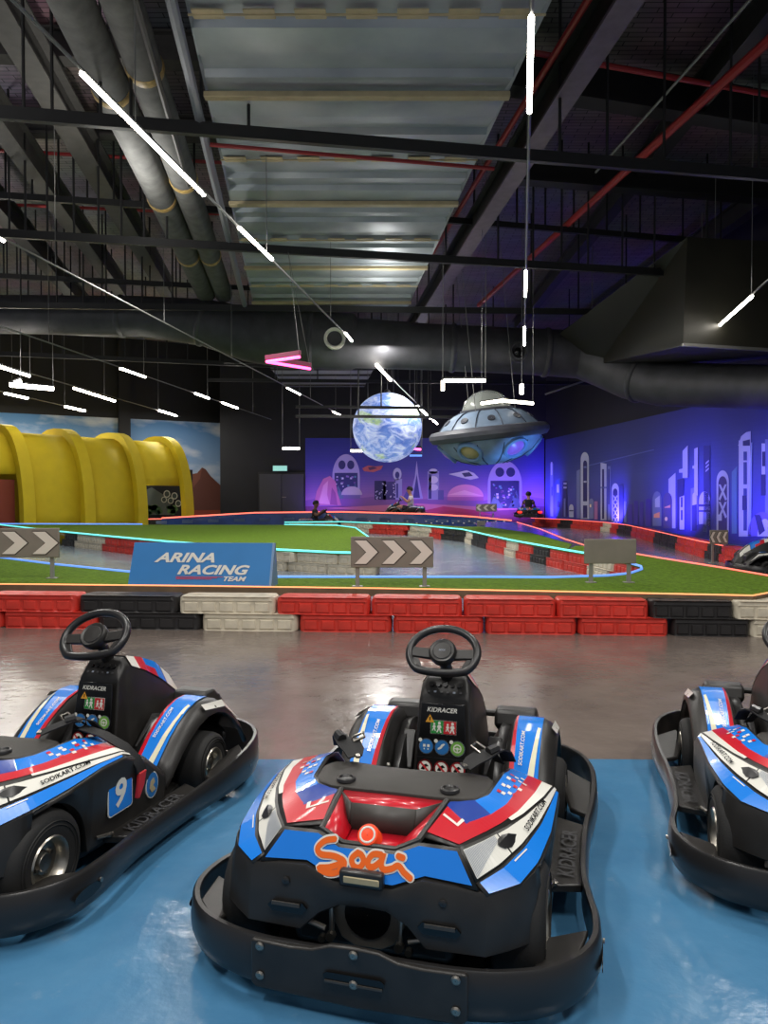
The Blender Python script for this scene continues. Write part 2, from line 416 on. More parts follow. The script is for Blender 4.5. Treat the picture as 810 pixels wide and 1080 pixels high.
# ================================================================== THE SETTING
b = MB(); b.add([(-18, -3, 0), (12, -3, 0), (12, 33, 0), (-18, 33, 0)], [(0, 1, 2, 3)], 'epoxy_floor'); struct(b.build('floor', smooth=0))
b = MB(); b.add([(-18, -3, 7), (12, -3, 7), (12, 33, 7), (-18, 33, 7)], [(3, 2, 1, 0)], 'roof_sheet'); struct(b.build('ceiling', smooth=0))
RF = Vector((6.2, 29.5, 0)); RD = Vector((.117, -1, 0)).normalized(); RN = Vector((-1, -.117, 0)).normalized()
b = MB(); e = RF+RD*26
b.hexa([RF, e, e+Vector((0, 0, 7)), RF+Vector((0, 0, 7))], [p-RN*.2 for p in (RF, e, e+Vector((0, 0, 7)), RF+Vector((0, 0, 7)))], 'black_wall'); struct(b.build('wall_right', smooth=0))
b = MB(); b.hexa([(-6.3, 29.6, 0), (6.4, 29.6, 0), (6.4, 29.6, 7), (-6.3, 29.6, 7)], [(-6.3, 29.8, 0), (6.4, 29.8, 0), (6.4, 29.8, 7), (-6.3, 29.8, 7)], 'black_wall'); struct(b.build('wall_back', smooth=0))
LA, LB = Vector((-13.5, 27, 0)), Vector((-6.35, 31.08, 0)); LD = (LB-LA).normalized(); LN = Vector((LD.y, -LD.x, 0))
L0 = LA-LD*5
b = MB(); q = [L0, LB, LB+Vector((0, 0, 7)), L0+Vector((0, 0, 7))]; b.hexa(q, [p-LN*.2 for p in q], 'black_wall')
b.hexa([LB, Vector((-6.3, 29.8, 0)), Vector((-6.3, 29.8, 7)), LB+Vector((0, 0, 7))], [LB+Vector((.2, 0, 0)), Vector((-6.1, 29.8, 0)), Vector((-6.1, 29.8, 7)), LB+Vector((.2, 0, 7))], 'black_wall')
struct(b.build('wall_left', smooth=0))
# column in front of the painted sky
c = onplane(131.5, 500, LA+LN*.16, LN)
b = MB(); b.box((c.x, c.y, 3.49), (.42, .2, 6.98), 'black_wall', (0, 0, math.atan2(LD.y, LD.x))); struct(b.build('column', smooth=0))
# door with frame and lever handle on the far dark wall
b = MB(); p0, p1 = P(272, 498, 29.5), P(322, 498, 29.5)
b.box(((p0.x+p1.x)/2, 29.55, p0.z/2), (p1.x-p0.x, .08, p0.z), 'steel_black'); dr = struct(b.build('door_1', bevel=.01))
for x0, x1 in ((p0.x+.06, (p0.x+p1.x)/2-.01), ((p0.x+p1.x)/2+.01, p1.x-.06)):
    b = MB(); b.box(((x0+x1)/2, 29.49, p0.z/2-.02), (x1-x0, .05, p0.z-.1), 'door_grey'); b.build('door_leaf', dr, bevel=.008)
b = MB(); b.box(((p0.x+p1.x)/2+.1, 29.44, 1.0), (.16, .04, .04), 'steel'); b.build('door_handle', dr, bevel=.008)

# ------------------------------------------------------------------ painted walls (flat murals)
def layer(mb, k, fn, pts, col):
    mb.poly([fn(*p, k) for p in pts], 'paint', col)
def ell(cx, cy, rx, ry, n=28, a0=0., a1=360.):
    return [(cx+rx*math.cos(R(a0+(a1-a0)*i/n)), cy+ry*math.sin(R(a0+(a1-a0)*i/n))) for i in range(n+(0 if a1-a0 >= 360 else 1))]
def rc(x0, y0, x1, y1): return [(x0, y0), (x1, y0), (x1, y1), (x0, y1)]
def grad(mb, fn, x0, x1, ys, cols, k=0, nx=1):
    for i in range(len(ys)-1):
        n = 10
        for j in range(n):
            ya = ys[i]+(ys[i+1]-ys[i])*j/n; yb = ys[i]+(ys[i+1]-ys[i])*(j+1)/n; t = (j+.5)/n
            c = tuple(cols[i][q]*(1-t)+cols[i+1][q]*t for q in range(3))
            mb.poly([fn(x0, ya, k), fn(x1, ya, k), fn(x1, yb, k), fn(x0, yb, k)], 'paint', c)
def far(px, py, k=0): return P(px, py, 29.56-.004*k)
m = MB(); grad(m, far, 322, 574, [462, 492, 520, 533], [(38, 42, 130), (66, 62, 150), (150, 104, 170), (196, 128, 176)])
grad(m, far, 322, 574, [533, 545, 560], [(120, 60, 120), (150, 60, 110), (90, 40, 90)])
k = 1
# far hills and ground streaks
for kk_, (pts, col) in enumerate([([(322, 528), (350, 522), (372, 526), (400, 523), (430, 528), (470, 524), (510, 528), (545, 522), (574, 526), (574, 534), (322, 534)], (142, 92, 160)),
                 ([(340, 536), (440, 531), (560, 537), (440, 541)], (212, 120, 160)), ([(440, 540), (468, 534), (500, 538), (520, 543), (450, 545)], (196, 60, 110))]):
    layer(m, 1+kk_*.3, far, pts, col)
def egg(cx, top, bot, w, shell, dark, lights):
    h = bot-top
    pts = [(cx+w/2*math.sin(R(a))*(.82 if a < 0 else 1), top+h*.55-h*.55*math.cos(R(a))) for a in range(-90, 91, 10)]
    pts = [(cx-w/2, bot)]+[(cx+w/2*math.sin(R(a)), top+h*.5-h*.5*math.cos(R(a))) for a in range(-90, 91, 9)]+[(cx+w/2, bot)]
    layer(m, 2, far, pts, shell)
    layer(m, 3, far, ell(cx-w*.15, top+h*.24, w*.13, h*.1), dark); layer(m, 3, far, ell(cx+w*.17, top+h*.24, w*.13, h*.1), dark)
    layer(m, 3, far, rc(cx-w*.42, top+h*.42, cx+w*.42, bot), dark)
    for i in range(lights):
        x = cx-w*.4+random.random()*w*.72; y = top+h*.45+random.random()*h*.48; s = 1.2+random.random()*1.6
        layer(m, 4, far, rc(x, y, x+s, y+s*.9), random.choice([(210, 205, 225), (150, 120, 190), (90, 150, 160), (120, 80, 150)]))
    layer(m, 4, far, [(cx-w*.46, bot), (cx-w*.3, top+h*.7), (cx-w*.05, bot)], (96, 120, 140)); layer(m, 4, far, [(cx+w*.1, bot), (cx+w*.34, top+h*.62), (cx+w*.46, bot)], (78, 96, 130))
egg(365, 479, 526, 29, (176, 164, 206), (52, 52, 104), 22); egg(532.5, 486, 536, 36, (164, 150, 200), (44, 46, 98), 30)
layer(m, 5, far, [(331, 533), (334, 518), (341, 505), (348, 502), (354, 508), (356, 520), (360, 533)], (206, 120, 160)); layer(m, 6, far, [(336, 531), (341, 512), (346, 507), (345, 522), (348, 532)], (232, 164, 186))
layer(m, 6, far, [(348, 532), (350, 514), (354, 520), (356, 533)], (160, 84, 136))
layer(m, 5, far, ell(371, 522, 11, 9, 20, 180, 360), (196, 180, 190)); layer(m, 5, far, rc(362, 522, 380, 526), (120, 104, 150))
def tower(x0, x1, top, bot, col, win, n, kk=3):
    layer(m, kk, far, rc(x0, top, x1, bot), col)
    for i in range(n):
        x = x0+.6+random.random()*(x1-x0-2); y = top+1+random.random()*(bot-top-2.5); layer(m, kk+1, far, rc(x, y, x+1.2, y+1.2), win)
tower(395, 407, 507, 527, (48, 42, 92), (190, 180, 220), 14); tower(404, 419, 508, 527, (66, 54, 112), (206, 196, 226), 16)
layer(m, 5, far, ell(419, 500, 4.5, 6.5), (186, 180, 214)); layer(m, 6, far, ell(419, 501, 2.3, 3.6), (60, 56, 120)); layer(m, 5, far, rc(417, 505, 424, 527), (160, 152, 200)); layer(m, 6, far, rc(418, 510, 420, 525), (70, 62, 126))
layer(m, 5, far, [(439.5, 486), (441.5, 503), (446, 526), (432, 526), (437.5, 503)], (168, 156, 206)); layer(m, 6, far, [(439.5, 500), (443, 525), (435.5, 525)], (66, 60, 126)); layer(m, 5, far, [(424, 527), (432, 512), (436, 527)], (92, 84, 150))
layer(m, 5, far, rc(451, 497, 463, 527), (150, 140, 190)); layer(m, 6, far, ell(457, 506, 5, 4), (212, 200, 222)); layer(m, 6, far, ell(457, 514, 5, 3.5), (212, 200, 222)); layer(m, 6, far, rc(452, 500, 455, 526), (58, 52, 112)); layer(m, 5, far, ell(457, 497, 4.5, 2.8), (190, 184, 216))
layer(m, 6, far, rc(462, 517, 468, 527), (96, 86, 150))
layer(m, 4, far, ell(491, 524, 19, 13, 24, 180, 360), (222, 140, 180)); layer(m, 5, far, [(472, 522), (490, 517), (509, 523), (491, 522)], (238, 172, 196)); layer(m, 4, far, rc(472, 524, 510, 528), (176, 96, 156))
layer(m, 5, far, [(382, 494), (388, 491), (396, 492), (404, 491), (402, 495), (394, 498), (384, 497)], (196, 96, 96)); layer(m, 6, far, [(388, 493), (394, 492), (398, 494), (390, 496)], (96, 56, 90))
layer(m, 5, far, [(473, 500), (484, 498), (492, 496), (500, 499), (505, 504), (496, 506), (484, 503)], (196, 190, 206)); layer(m, 6, far, [(487, 499), (495, 498), (499, 502), (490, 503)], (60, 58, 90))
tag(m.build('wall_mural', smooth=0), 'painted city and pink planet mural on the far wall below the globe', 'mural')

MP = RF+RN*.02
def rwall(px, py, k=0): return onplane(px, py, MP+RN*.006*k, RN)
m = MB(); s0, s1 = RF+RD*.02+RN*.02, RF+RD*17+RN*.02
zs = [0, .7, 1.6, 2.4, 3.2]; cs = [(60, 56, 140), (78, 82, 158), (74, 84, 146), (52, 62, 120), (42, 48, 104)]
for i in range(4):
    for j in range(8):
        t0, t1 = j/8, (j+1)/8; za, zb = zs[i]+(zs[i+1]-zs[i])*t0, zs[i]+(zs[i+1]-zs[i])*t1
        c = tuple(cs[i][q]*(1-t0)+cs[i+1][q]*t0 for q in range(3))
        m.poly([(s0.x, s0.y, za), (s1.x, s1.y, za), (s1.x, s1.y, zb), (s0.x, s0.y, zb)], 'paint', c)
def rl(k, pts, col): layer(m, k, rwall, pts, col)
def q8(x, y): return (560+x/3.24, 430+y/3.24)
LT, MD, DK, BL, PK = (186, 192, 210), (120, 130, 176), (52, 54, 104), (70, 96, 168), (170, 116, 168)
def slab(x0, x1, top, bot, col, slant=0, k=2): rl(k, [q8(x0, top+slant), q8(x1, top), q8(x1, bot), q8(x0, bot)], col)
def rounded(x0, x1, top, bot, col, k=2):
    w = x1-x0; rl(k, [q8(x0, bot)]+[q8(x0+w/2-w/2*math.cos(R(a)), top+w*.9-w*.9*math.sin(R(a))) for a in range(0, 181, 15)]+[q8(x1, bot)], col)
# distant towers, left to right
slab(66, 76, 190, 372, MD); slab(68, 73, 186, 230, LT, 0, 3); slab(70, 73, 270, 300, DK, 0, 3)
slab(86, 100, 240, 374, BL, 8); slab(88, 96, 262, 290, LT, 0, 3); slab(90, 98, 320, 340, DK, 0, 3)
slab(108, 124, 250, 374, DK); slab(111, 122, 256, 262, LT, 0, 3); slab(111, 122, 270, 276, LT, 0, 3); slab(112, 118, 310, 372, MD, 0, 3)
rounded(130, 146, 330, 374, LT); slab(131, 145, 350, 354, DK, 0, 3)
slab(156, 168, 210, 378, MD, 6); rounded(170, 198, 152, 380, LT); rounded(178, 192, 180, 376, DK, 3); slab(176, 196, 320, 334, LT, 0, 4); slab(180, 190, 250, 256, LT, 0, 4); slab(180, 190, 200, 206, MD, 0, 4)
rounded(198, 214, 310, 380, MD); slab(201, 206, 330, 340, (236, 214, 160), 0, 3)
slab(216, 228, 320, 382, PK); slab(238, 258, 192, 384, LT, -4); slab(243, 250, 210, 380, DK, 0, 3); slab(238, 258, 270, 276, MD, 0, 3); slab(262, 272, 200, 384, MD); slab(264, 268, 210, 330, DK, 0, 3)
rounded(276, 300, 258, 388, LT); rounded(280, 296, 276, 388, DK, 3)
for i in range(4): rl(4, [q8(280, 300+i*24), q8(284, 300+i*24), q8(297, 322+i*24), q8(293, 322+i*24)], LT); rl(4, [q8(297, 300+i*24), q8(293, 300+i*24), q8(280, 322+i*24), q8(284, 322+i*24)], LT)
slab(302, 316, 262, 390, (60, 66, 126)); slab(318, 326, 320, 392, MD)
for x0, x1, t in [(332, 346, 330), (352, 366, 318), (372, 384, 322), (392, 410, 312)]: slab(x0, x1, t, 404, (72, 60, 170))
rounded(416, 446, 286, 404, MD); slab(420, 440, 356, 376, (240, 160, 130), 8, 3); slab(424, 440, 300, 340, LT, 12, 3)
slab(470, 494, 222, 412, LT, 22); rounded(452, 482, 290, 412, (90, 84, 132), 3); slab(456, 476, 332, 342, (240, 170, 140), 8, 4); rl(4, [q8(*p) for p in ell(462, 380, 5, 7)], (244, 214, 170))
slab(500, 522, 240, 420, DK, 6); slab(518, 536, 128, 240, LT, 20, 3); slab(506, 532, 205, 222, LT, 6, 4); slab(508, 524, 300, 416, LT, 6, 3); slab(512, 518, 306, 340, DK, 0, 4); slab(512, 518, 350, 384, DK, 0, 4)
slab(558, 570, 135, 300, LT, 6, 3); slab(552, 564, 196, 208, LT, 3, 4); slab(546, 570, 270, 420, MD, 6); rounded(552, 566, 290, 350, LT, 3); slab(550, 566, 330, 420, DK, 4, 4)
slab(590, 612, 130, 420, (52, 56, 108)); 
for i in range(3): rl(4, [q8(597, 188+i*13), q8(608, 178+i*13), q8(608, 184+i*13), q8(597, 194+i*13)], LT)
rounded(574, 612, 286, 424, LT); slab(574, 612, 330, 338, DK, 0, 3); slab(574, 612, 350, 356, DK, 0, 3); slab(588, 600, 358, 424, MD, 0, 3); rl(3, [q8(*p) for p in ell(585, 415, 28, 18)], (64, 62, 140))
rounded(634, 676, 214, 424, LT); rounded(640, 670, 234, 424, (70, 62, 112), 3)
for i in range(2): rl(4, [q8(641, 262+i*60), q8(648, 262+i*60), q8(670, 312+i*60), q8(664, 318+i*60)], LT); rl(4, [q8(669, 262+i*60), q8(662, 262+i*60), q8(641, 312+i*60), q8(646, 318+i*60)], LT)
slab(640, 652, 365, 386, LT, 0, 4)
slab(686, 704, 200, 430, (96, 132, 170), 20); slab(710, 750, 112, 440, LT, 0, 2)
rl(2, [q8(708, 130), q8(718, 98), q8(735, 84), q8(751, 80), q8(751, 130)], LT); slab(724, 748, 108, 130, DK, 6, 3); slab(726, 738, 150, 420, (64, 76, 136), 0, 3); slab(716, 740, 180, 186, LT, 0, 4); slab(716, 740, 262, 276, LT, 0, 4); slab(722, 736, 300, 350, DK, 0, 4)
rl(3, [q8(752, 120), q8(756, 118), q8(752, 440), q8(740, 440)], (150, 170, 206))
slab(788, 800, 122, 300, LT); slab(790, 801, 150, 200, DK, 0, 3); slab(786, 802, 228, 300, DK, 0, 3); slab(800, 812, 108, 440, MD)
rl(3, [q8(740, 440)]+[q8(790-50*math.cos(R(a)), 440-84*math.sin(R(a))) for a in range(0, 181, 10)]+[q8(840, 440)], (110, 104, 196))
rl(4, [q8(770, 440)]+[q8(800-26*math.cos(R(a)), 440-60*math.sin(R(a))) for a in range(0, 181, 12)]+[q8(826, 440)], LT); rl(5, [q8(764, 366), q8(782, 366), q8(800, 420), q8(780, 436)], DK)
rl(2, [q8(196, 196), q8(420, 142), q8(420, 145), q8(198, 199)], (96, 108, 170))
tag(m.build('wall_mural', smooth=0), 'long dark blue painted skyline of white futuristic towers along the right wall', 'mural')

def lwall(px, py, k=0): return onplane(px, py, LA+LN*(.02+.006*k), LN)
m = MB()
for x0, x1 in ((-90, 125.5), (137.5, 235)):
    a, c = lwall(x0, 500), lwall(x1, 500)
    m.poly([(a.x, a.y, .05), (c.x, c.y, .05), (c.x, c.y, 3.97), (a.x, a.y, 3.97)], 'sky_mural')
def ll(k, pts, col): layer(m, k, lwall, pts, col)
ll(1, [(137.5, 562), (137.5, 523), (165, 518), (200, 532), (235, 528), (235, 562)], (150, 66, 46))
ll(2, [(180, 538), (192, 517), (202, 500), (208, 499), (213, 493), (217, 495), (222, 502), (235, 514), (235, 538)], (98, 56, 44))
ll(3, [(192, 517), (202, 500), (208, 499), (213, 493), (211, 505), (204, 514), (196, 530), (186, 530)], (124, 74, 56))
ll(1, [(-90, 562), (-90, 530), (40, 526), (125.5, 528), (125.5, 562)], (150, 66, 46))
tag(m.build('wall_mural', smooth=0), 'painted blue sky with clouds and a brown desert hill behind the yellow tunnel', 'mural')

# ================================================================== TRACK ISLANDS, BARRIERS, LED STRIPS
BH, BL_, BD = .133, .705, .22
def barrier_mesh(m):
    b = MB(); hx, hy = BL_/2, BD/2; core = []
    plan = []
    for sx, sy, a0 in ((1, -1, -90), (1, 1, 0), (-1, 1, 90), (-1, -1, 180)):
        for k in range(5):
            a = R(a0+90*k/4); plan.append((sx*(hx-.05)+.05*math.cos(a), sy*(hy-.05)+.05*math.sin(a)))
    rows = []
    for z, s in ((0, -.012), (.008, -.002), (.055, 0), (.1, -.001), (.122, -.006), (BH, -.02)):
        rows.append([(x+math.copysign(-s, -x) if abs(x) > .01 else x, y+math.copysign(s, y), z) for x, y in plan])
    b.loft(rows, m, closed=True, cap=True)
    n = 5; wc = (BL_-.06)/n
    for sy in (-1, 1):
        for i in range(n):
            x0 = -BL_/2+.03+i*wc+.008; x1 = x0+wc-.016; y = sy*hy
            a = [(x0, y, .012), (x1, y, .012), (x1-.004, y, .088), (x0+.004, y, .088)]
            c = [(x0+.010, y+sy*.013, .02), (x1-.010, y+sy*.013, .02), (x1-.014, y+sy*.013, .080), (x0+.014, y+sy*.013, .080)]
            b.hexa(a, c, m)
        b.hexa([(-hx+.02, sy*hy, .095), (hx-.02, sy*hy, .095), (hx-.03, sy*hy, .122), (-hx+.03, sy*hy, .122)],
               [(-hx+.03, sy*(hy+.008), .099), (hx-.03, sy*(hy+.008), .099), (hx-.04, sy*(hy+.006), .119), (-hx+.04, sy*(hy+.006), .119)], m)
    for i in range(4):     # the interlocking studs on top
        b.cyl((-.24+.16*i, 0, BH-.002), (-.24+.16*i, 0, BH+.0), .03, 10, m)
    return b.mesh('barrier_block', 30)
BMESH = {k: barrier_mesh('b_'+k) for k in ('red', 'black', 'white')}
def block(col, c, rz, z, label, group, sx=1.0):
    o = bpy.data.objects.new('track_barrier', BMESH[col]); COL.objects.link(o); o.location = (c[0], c[1], z); o.scale.x = sx; o.rotation_euler = (0, 0, rz)
    return tag(o, label, 'barrier', group)
def base_y(px): return 662+px*10/810
def front_row(bounds, cols, z, course):
    n = {'red': 0, 'black': 0, 'white': 0}
    for (x0, x1), c in zip(bounds, cols):
        a, e = G(x0, base_y(x0)), G(x1, base_y(x1)); d = (e-a).normalized(); nrm = Vector((-d.y, d.x, 0))
        mid = (a+e)/2+nrm*BD/2
        block(c, mid, math.atan2(d.y, d.x)+random.uniform(-.012, .012), z,
              f'{nth(n[c])} {c} {course} barrier from the left in the wall behind the parked karts', f'barrier blocks in the front wall, {course} course', ((e-a).length-.004)/BL_); n[c] += 1
LOW = [(-96, 2), (2, 102), (102, 211), (212, 314), (315, 413), (414, 510.5), (512, 609), (610, 706), (709, 792), (792, 892)]
UP = [(-115, -18), (-17, 81), (82, 187), (188, 290), (291, 390), (391, 488), (489, 587), (587.5, 685), (686, 774.5), (775, 870)]
front_row(LOW, ['red', 'red', 'black', 'white', 'red', 'red', 'red', 'red', 'black', 'white'], 0, 'lower')
front_row(UP, ['red', 'red', 'black', 'white', 'red', 'red', 'red', 'red', 'black', 'white'], BH, 'upper')

def walk(path):
    """(point, direction) every BL_+.008 along a polyline"""
    pts = [Vector((p[0], p[1], 0)) for p in path]; out = []; step = BL_+.008; s = 0.; need = step/2
    for i in range(len(pts)-1):
        seg = (pts[i+1]-pts[i]).length; d = (pts[i+1]-pts[i]).normalized()
        while s+seg >= need:
            out.append((pts[i]+d*(need-s), d)); need += step
        s += seg
    return out
def colour_at(table, px):
    for lim, c in table:
        if px < lim: return c
    return table[-1][1]
def row(path, table, place, group, first='from its left end'):
    for lvl in (0, 1):
        n = {'red': 0, 'black': 0, 'white': 0}
        for i, (p, d) in enumerate(walk(path)):
            nrm = Vector((-d.y, d.x, 0)); q = p+nrm*(BD/2+.02)+d*(.16 if lvl else 0)
            c = colour_at(table, project((p.x, p.y, .1))[0])
            block(c, q, math.atan2(d.y, d.x), lvl*BH, f'{nth(n[c])} {c} {"upper" if lvl else "lower"} barrier {first}, {place}', group); n[c] += 1

DZ = .285                                  # top of the raised turf decks
def g2(px, py, z=DZ): v = G(px, py, z); return (v.x, v.y)
Acut = lambda px: (lambda a: (a.x, a.y+.45-.35*(max(px, 0)/810)**2))(G(px, base_y(px)))
A_front = [Acut(x) for x in (-150, 0, 180, 400, 590, 800)]
A_right = [g2(833, 622), g2(838, 614), g2(812, 608.5), g2(760, 599.5), g2(698, 589.6), g2(655, 582.3), g2(617, 576)]
Bc = [g2(597, 580.7), g2(538, 570), g2(487, 558.5), g2(434, 553.6), g2(360, 550.6), g2(300, 551.2)]
loop = [g2(617, 584), g2(645, 589.5), g2(665, 594.7), g2(676, 598), g2(677, 601), g2(664, 605.5), g2(640, 608)]
A_back = [g2(580, 609.8), g2(508, 609.4), g2(360, 609.4), g2(288, 609.3), g2(200, 607), g2(136, 603.8), g2(57, 595.8), g2(0, 588.6), g2(-90, 578)]
orange_far = [g2(597, 569.5), g2(570, 558.5), g2(545, 551)]
def deck(name, poly, label, m='turf', z=DZ, th=.018):
    b = MB(); b.prism([(x, y, z-th) for x, y in poly], (0, 0, th), m); o = b.build(name, smooth=0)
    tri = bmesh.new(); tri.from_mesh(o.data); bmesh.ops.triangulate(tri, faces=[f for f in tri.faces if len(f.verts) > 4]); tri.to_mesh(o.data); tri.free()
    return tag(o, label, 'turf island')
deck('turf_island', A_front+A_right+[g2(607, 575.5)]+[Bc[0]]+loop+A_back, 'green artificial turf deck behind the front barrier wall, carrying signs and blue banner')
mid_line = [g2(603, 574), g2(560, 562), g2(512, 555.5), g2(487, 555.3), g2(434, 551.8), g2(360, 549.3), g2(300, 549.8)]
deck('turf_island', Bc[:]+mid_line[::-1], 'narrow dark turf strip behind the cyan lit rail of the inner bend', th=.02)
C_front = [g2(-120, 549.5), g2(-20, 551.5), g2(64, 561), g2(120, 566.5), g2(180, 572), g2(287, 580), g2(350, 583.2), g2(385, 584), g2(394, 581), g2(394, 574), g2(389, 567), g2(375, 557), g2(355, 554.5), g2(300, 553.6)]
C_back = [g2(150, 553.4), g2(0, 553), g2(-120, 548.6)]
deck('turf_island', C_front[1:]+C_back[:2], 'green turf island with cyan lit edge in front of the yellow tunnel')
# blue ramp sheet beside the turf strip
ramp_poly = mid_line[:3]+[g2(500, 552.5), g2(520, 550.2)]+orange_far[::-1]
o = deck('ramp_deck', ramp_poly, 'glossy blue ramp sheet rising between turf strip and right hand track', 'ramp_blue', DZ+.005); o['category'] = 'ramp'
# edge board and LED line along the front deck
def strip(path, z, r, m, label, name='led_strip', closed=False):
    b = MB(); b.tube([(x, y, z) for x, y in path], r, 6, m, closed=closed); return tag(b.build(name), label, 'light strip')
b = MB(); f = A_front+[A_right[0], A_right[1]]
for i in range(len(f)-1):
    a, c = Vector((*f[i], 0)), Vector((*f[i+1], 0)); d = (c-a).normalized(); n = Vector((d.y, -d.x, 0))
    q = [a, c, c+n*.03, a+n*.03]; b.hexa([p+Vector((0, 0, DZ-.055)) for p in q], [p+Vector((0, 0, DZ+.008)) for p in q], 'deck_wood')
tag(b.build('deck_edge_board', smooth=0), 'brown board edging the front turf deck above the barrier wall', 'edge board')
strip([(x, y-.012) for x, y in f], DZ+.012, .006, 'neon_orange', 'orange LED line on the board along the front turf deck')
strip(A_right[1:]+orange_far, DZ+.012, .008, 'neon_red', 'orange red LED line along the right edge of the turf and ramp')
strip(A_back[::-1]+[loop[k] for k in (6, 5, 4, 3, 2)], DZ+.008, .013, 'neon_blue', 'pale blue LED tube along the far edge of the front turf deck')
strip(Bc[::-1]+loop[:3], DZ+.010, .014, 'neon_cyan', 'cyan LED tube on top of the inner bend barriers')
strip(C_front[1:], DZ+.010, .015, 'neon_cyan', 'cyan LED tube around the turf island near the tunnel')
strip(C_back, DZ+.014, .02, 'neon_blue', 'blue LED tube along the foot of the yellow tunnel')

row([g2(300, 551.2), g2(360, 550.6), *Bc[3::-1], *loop[:4]], [(380, 'white'), (398, 'red'), (413, 'black'), (434, 'red'), (457, 'white'), (468, 'red'), (474, 'black'), (484, 'red'), (487, 'black'), (496, 'white'), (510, 'black'), (533, 'red'), (547, 'white'), (556, 'red'), (582, 'black'), (611, 'red'), (634, 'white'), (650, 'black'), (900, 'red')],
    'under the cyan rail of the inner bend', 'barriers of the inner bend')
row(C_front[2:9], [(75, 'black'), (105, 'white'), (152, 'red'), (200, 'black'), (402, 'white'), (500, 'red')], 'under the tunnel side turf island', 'barriers of the tunnel island')
RB = [g2(790, 602.5, 0), g2(762, 594, 0), g2(737, 587.4, 0), g2(700, 576, 0), g2(663, 565, 0), g2(640, 561, 0), g2(600, 557, 0), g2(560, 554.6, 0)]
row(RB[::-1], [(592, 'red'), (601, 'black'), (627, 'red'), (638, 'white'), (649, 'red'), (663, 'black'), (691, 'red'), (708, 'black'), (739, 'red'), (761, 'black'), (900, 'red')], 'along the blue skyline wall', 'barriers along the right wall', 'from the far end')
strip([(x, y) for x, y in RB[1:]], 2*BH+.010, .008, 'neon_red', 'red LED line on the barriers along the skyline wall')
FL = [g2(150, 556.5, 0), g2(200, 555.5, 0), g2(262, 554, 0)]
row(FL, [(175, 'black'), (190, 'red'), (205, 'white'), (900, 'red')], 'right of the tunnel exit', 'barriers at the tunnel exit')
strip(FL, 2*BH+.014, .014, 'neon_red', 'red LED line on the barriers right of the tunnel exit')

# ------------------------------------------------------------------ raised overpass with blue side wall and red rail
ov = empty('overpass', (0, 25.2, 0)); tag(ov, 'raised blue sided track overpass with red lit rail below the far mural', 'overpass')
def at(px, py, Y): v = P(px, py, Y); return Vector((v.x, v.y-25.2, v.z))
top = [at(170, 546.5, 25.2), at(268, 540.8, 25.2), at(360, 539.8, 25.2), at(449, 542, 25.2), at(500, 545, 25.2), at(540, 549, 25.0)]
b = MB(); b.loft([[(p.x, p.y, 0) for p in top], [(p.x, p.y+.05, p.z-.01) for p in top], [(p.x, p.y+.11, p.z-.01) for p in top], [(p.x, p.y+.11, 0) for p in top]], 'ramp_blue'); b.build('side_wall', ov, smooth=0)
for i in range(15):
    t = i/15*4.2; k = int(t); u = t-k; p = top[k].lerp(top[k+1], u); z = p.z
    b = MB(); b.box((p.x, p.y+.02, z*.55), (.34, .03, .1), 'ramp_pane'); b.build('wall_pane', ov, smooth=0)
b = MB(); b.tube([p+Vector((0, .05, .0)) for p in top], .022, 6, 'neon_red'); b.build('lit_rail', ov)
b = MB(); b.loft([[(p.x, p.y+.1, p.z-.2) for p in top], [(p.x, p.y+2.2, p.z-.2) for p in top]], 'epoxy_floor'); b.build('track_deck', ov, smooth=0, solid=.05)
for i in range(26):
    b = MB(); t = i/26*2.9; k = 2+int(t); u = t-int(t); p = top[k].lerp(top[k+1], u); b.box((p.x, p.y-.05, .16+.06*(i % 2)), (.05, .05, .03), 'white'); b.build('reflector', ov, smooth=0)

# ------------------------------------------------------------------ chevron boards and banner
def board(px0, px1, py0, py1, Y, posts, zb, label, n=3, flip=False, plain=False, name='chevron_sign', th=.022):
    a, c = P(px0, py1, Y), P(px1, py0, Y); w, h = c.x-a.x, c.z-a.z; mid = (a.x+c.x)/2
    t = empty(name, (mid, Y, zb)); tag(t, label, 'sign')
    z0 = a.z-zb
    b = MB(); b.box((0, 0, z0+h/2), (w, th, h), 'sign_plate'); b.build('sign_board', t, bevel=.006)
    for p in posts:
        x = P(p, 600, Y).x-mid; b = MB(); b.box((x, th/2+.012, (z0+h*.75)/2), (.035, .025, z0+h*.75), 'galv_post'); b.box((x, th/2+.01, .004), (.09, .07, .008), 'galv_post'); b.build('post', t, bevel=.003)
    if not plain:
        s = -1 if flip else 1; ch = h*.76; cw = w/n
        for i in range(n):
            xc = -w/2+cw*(i+.5)+cw*.06*s
            for e, mm, dy in ((.008*h/.25, 'chev_edge', .002), (0, 'chevron', .004)):
                aw, tip = cw*.42, cw*.42
                pts = [(-tip/2-aw/2-e, ch/2+e), (-tip/2+aw/2+e*.6, ch/2+e), (tip/2+aw/2+e*1.6, 0), (-tip/2+aw/2+e*.6, -ch/2-e), (-tip/2-aw/2-e, -ch/2-e), (tip/2-aw/2-e, 0)]
                b = MB(); b.add([(xc+s*x, -th/2-dy, z0+h/2+z) for x, z in pts], [(0, 1, 2, 5), (5, 2, 3, 4)], mm)
                if mm == 'chevron': b.build('chevron', t, smooth=0)
                else: b.build('chevron_outline', t, smooth=0)
    return t
board(370, 457, 566, 598.5, 6.45, (377, 448), DZ, 'brownish grey sign with three white chevrons pointing right, between the banner and the blank sign')
board(-34, 62.5, 557, 588, 7.1, (54, -22), DZ, 'brownish grey chevron sign cut by the left edge of the view, beside the yellow tunnel')
board(616, 671, 568.5, 594.5, 6.75, (624, 664), DZ, 'blank grey back of a sign on two posts, on the turf at right', plain=True, name='blank_sign')
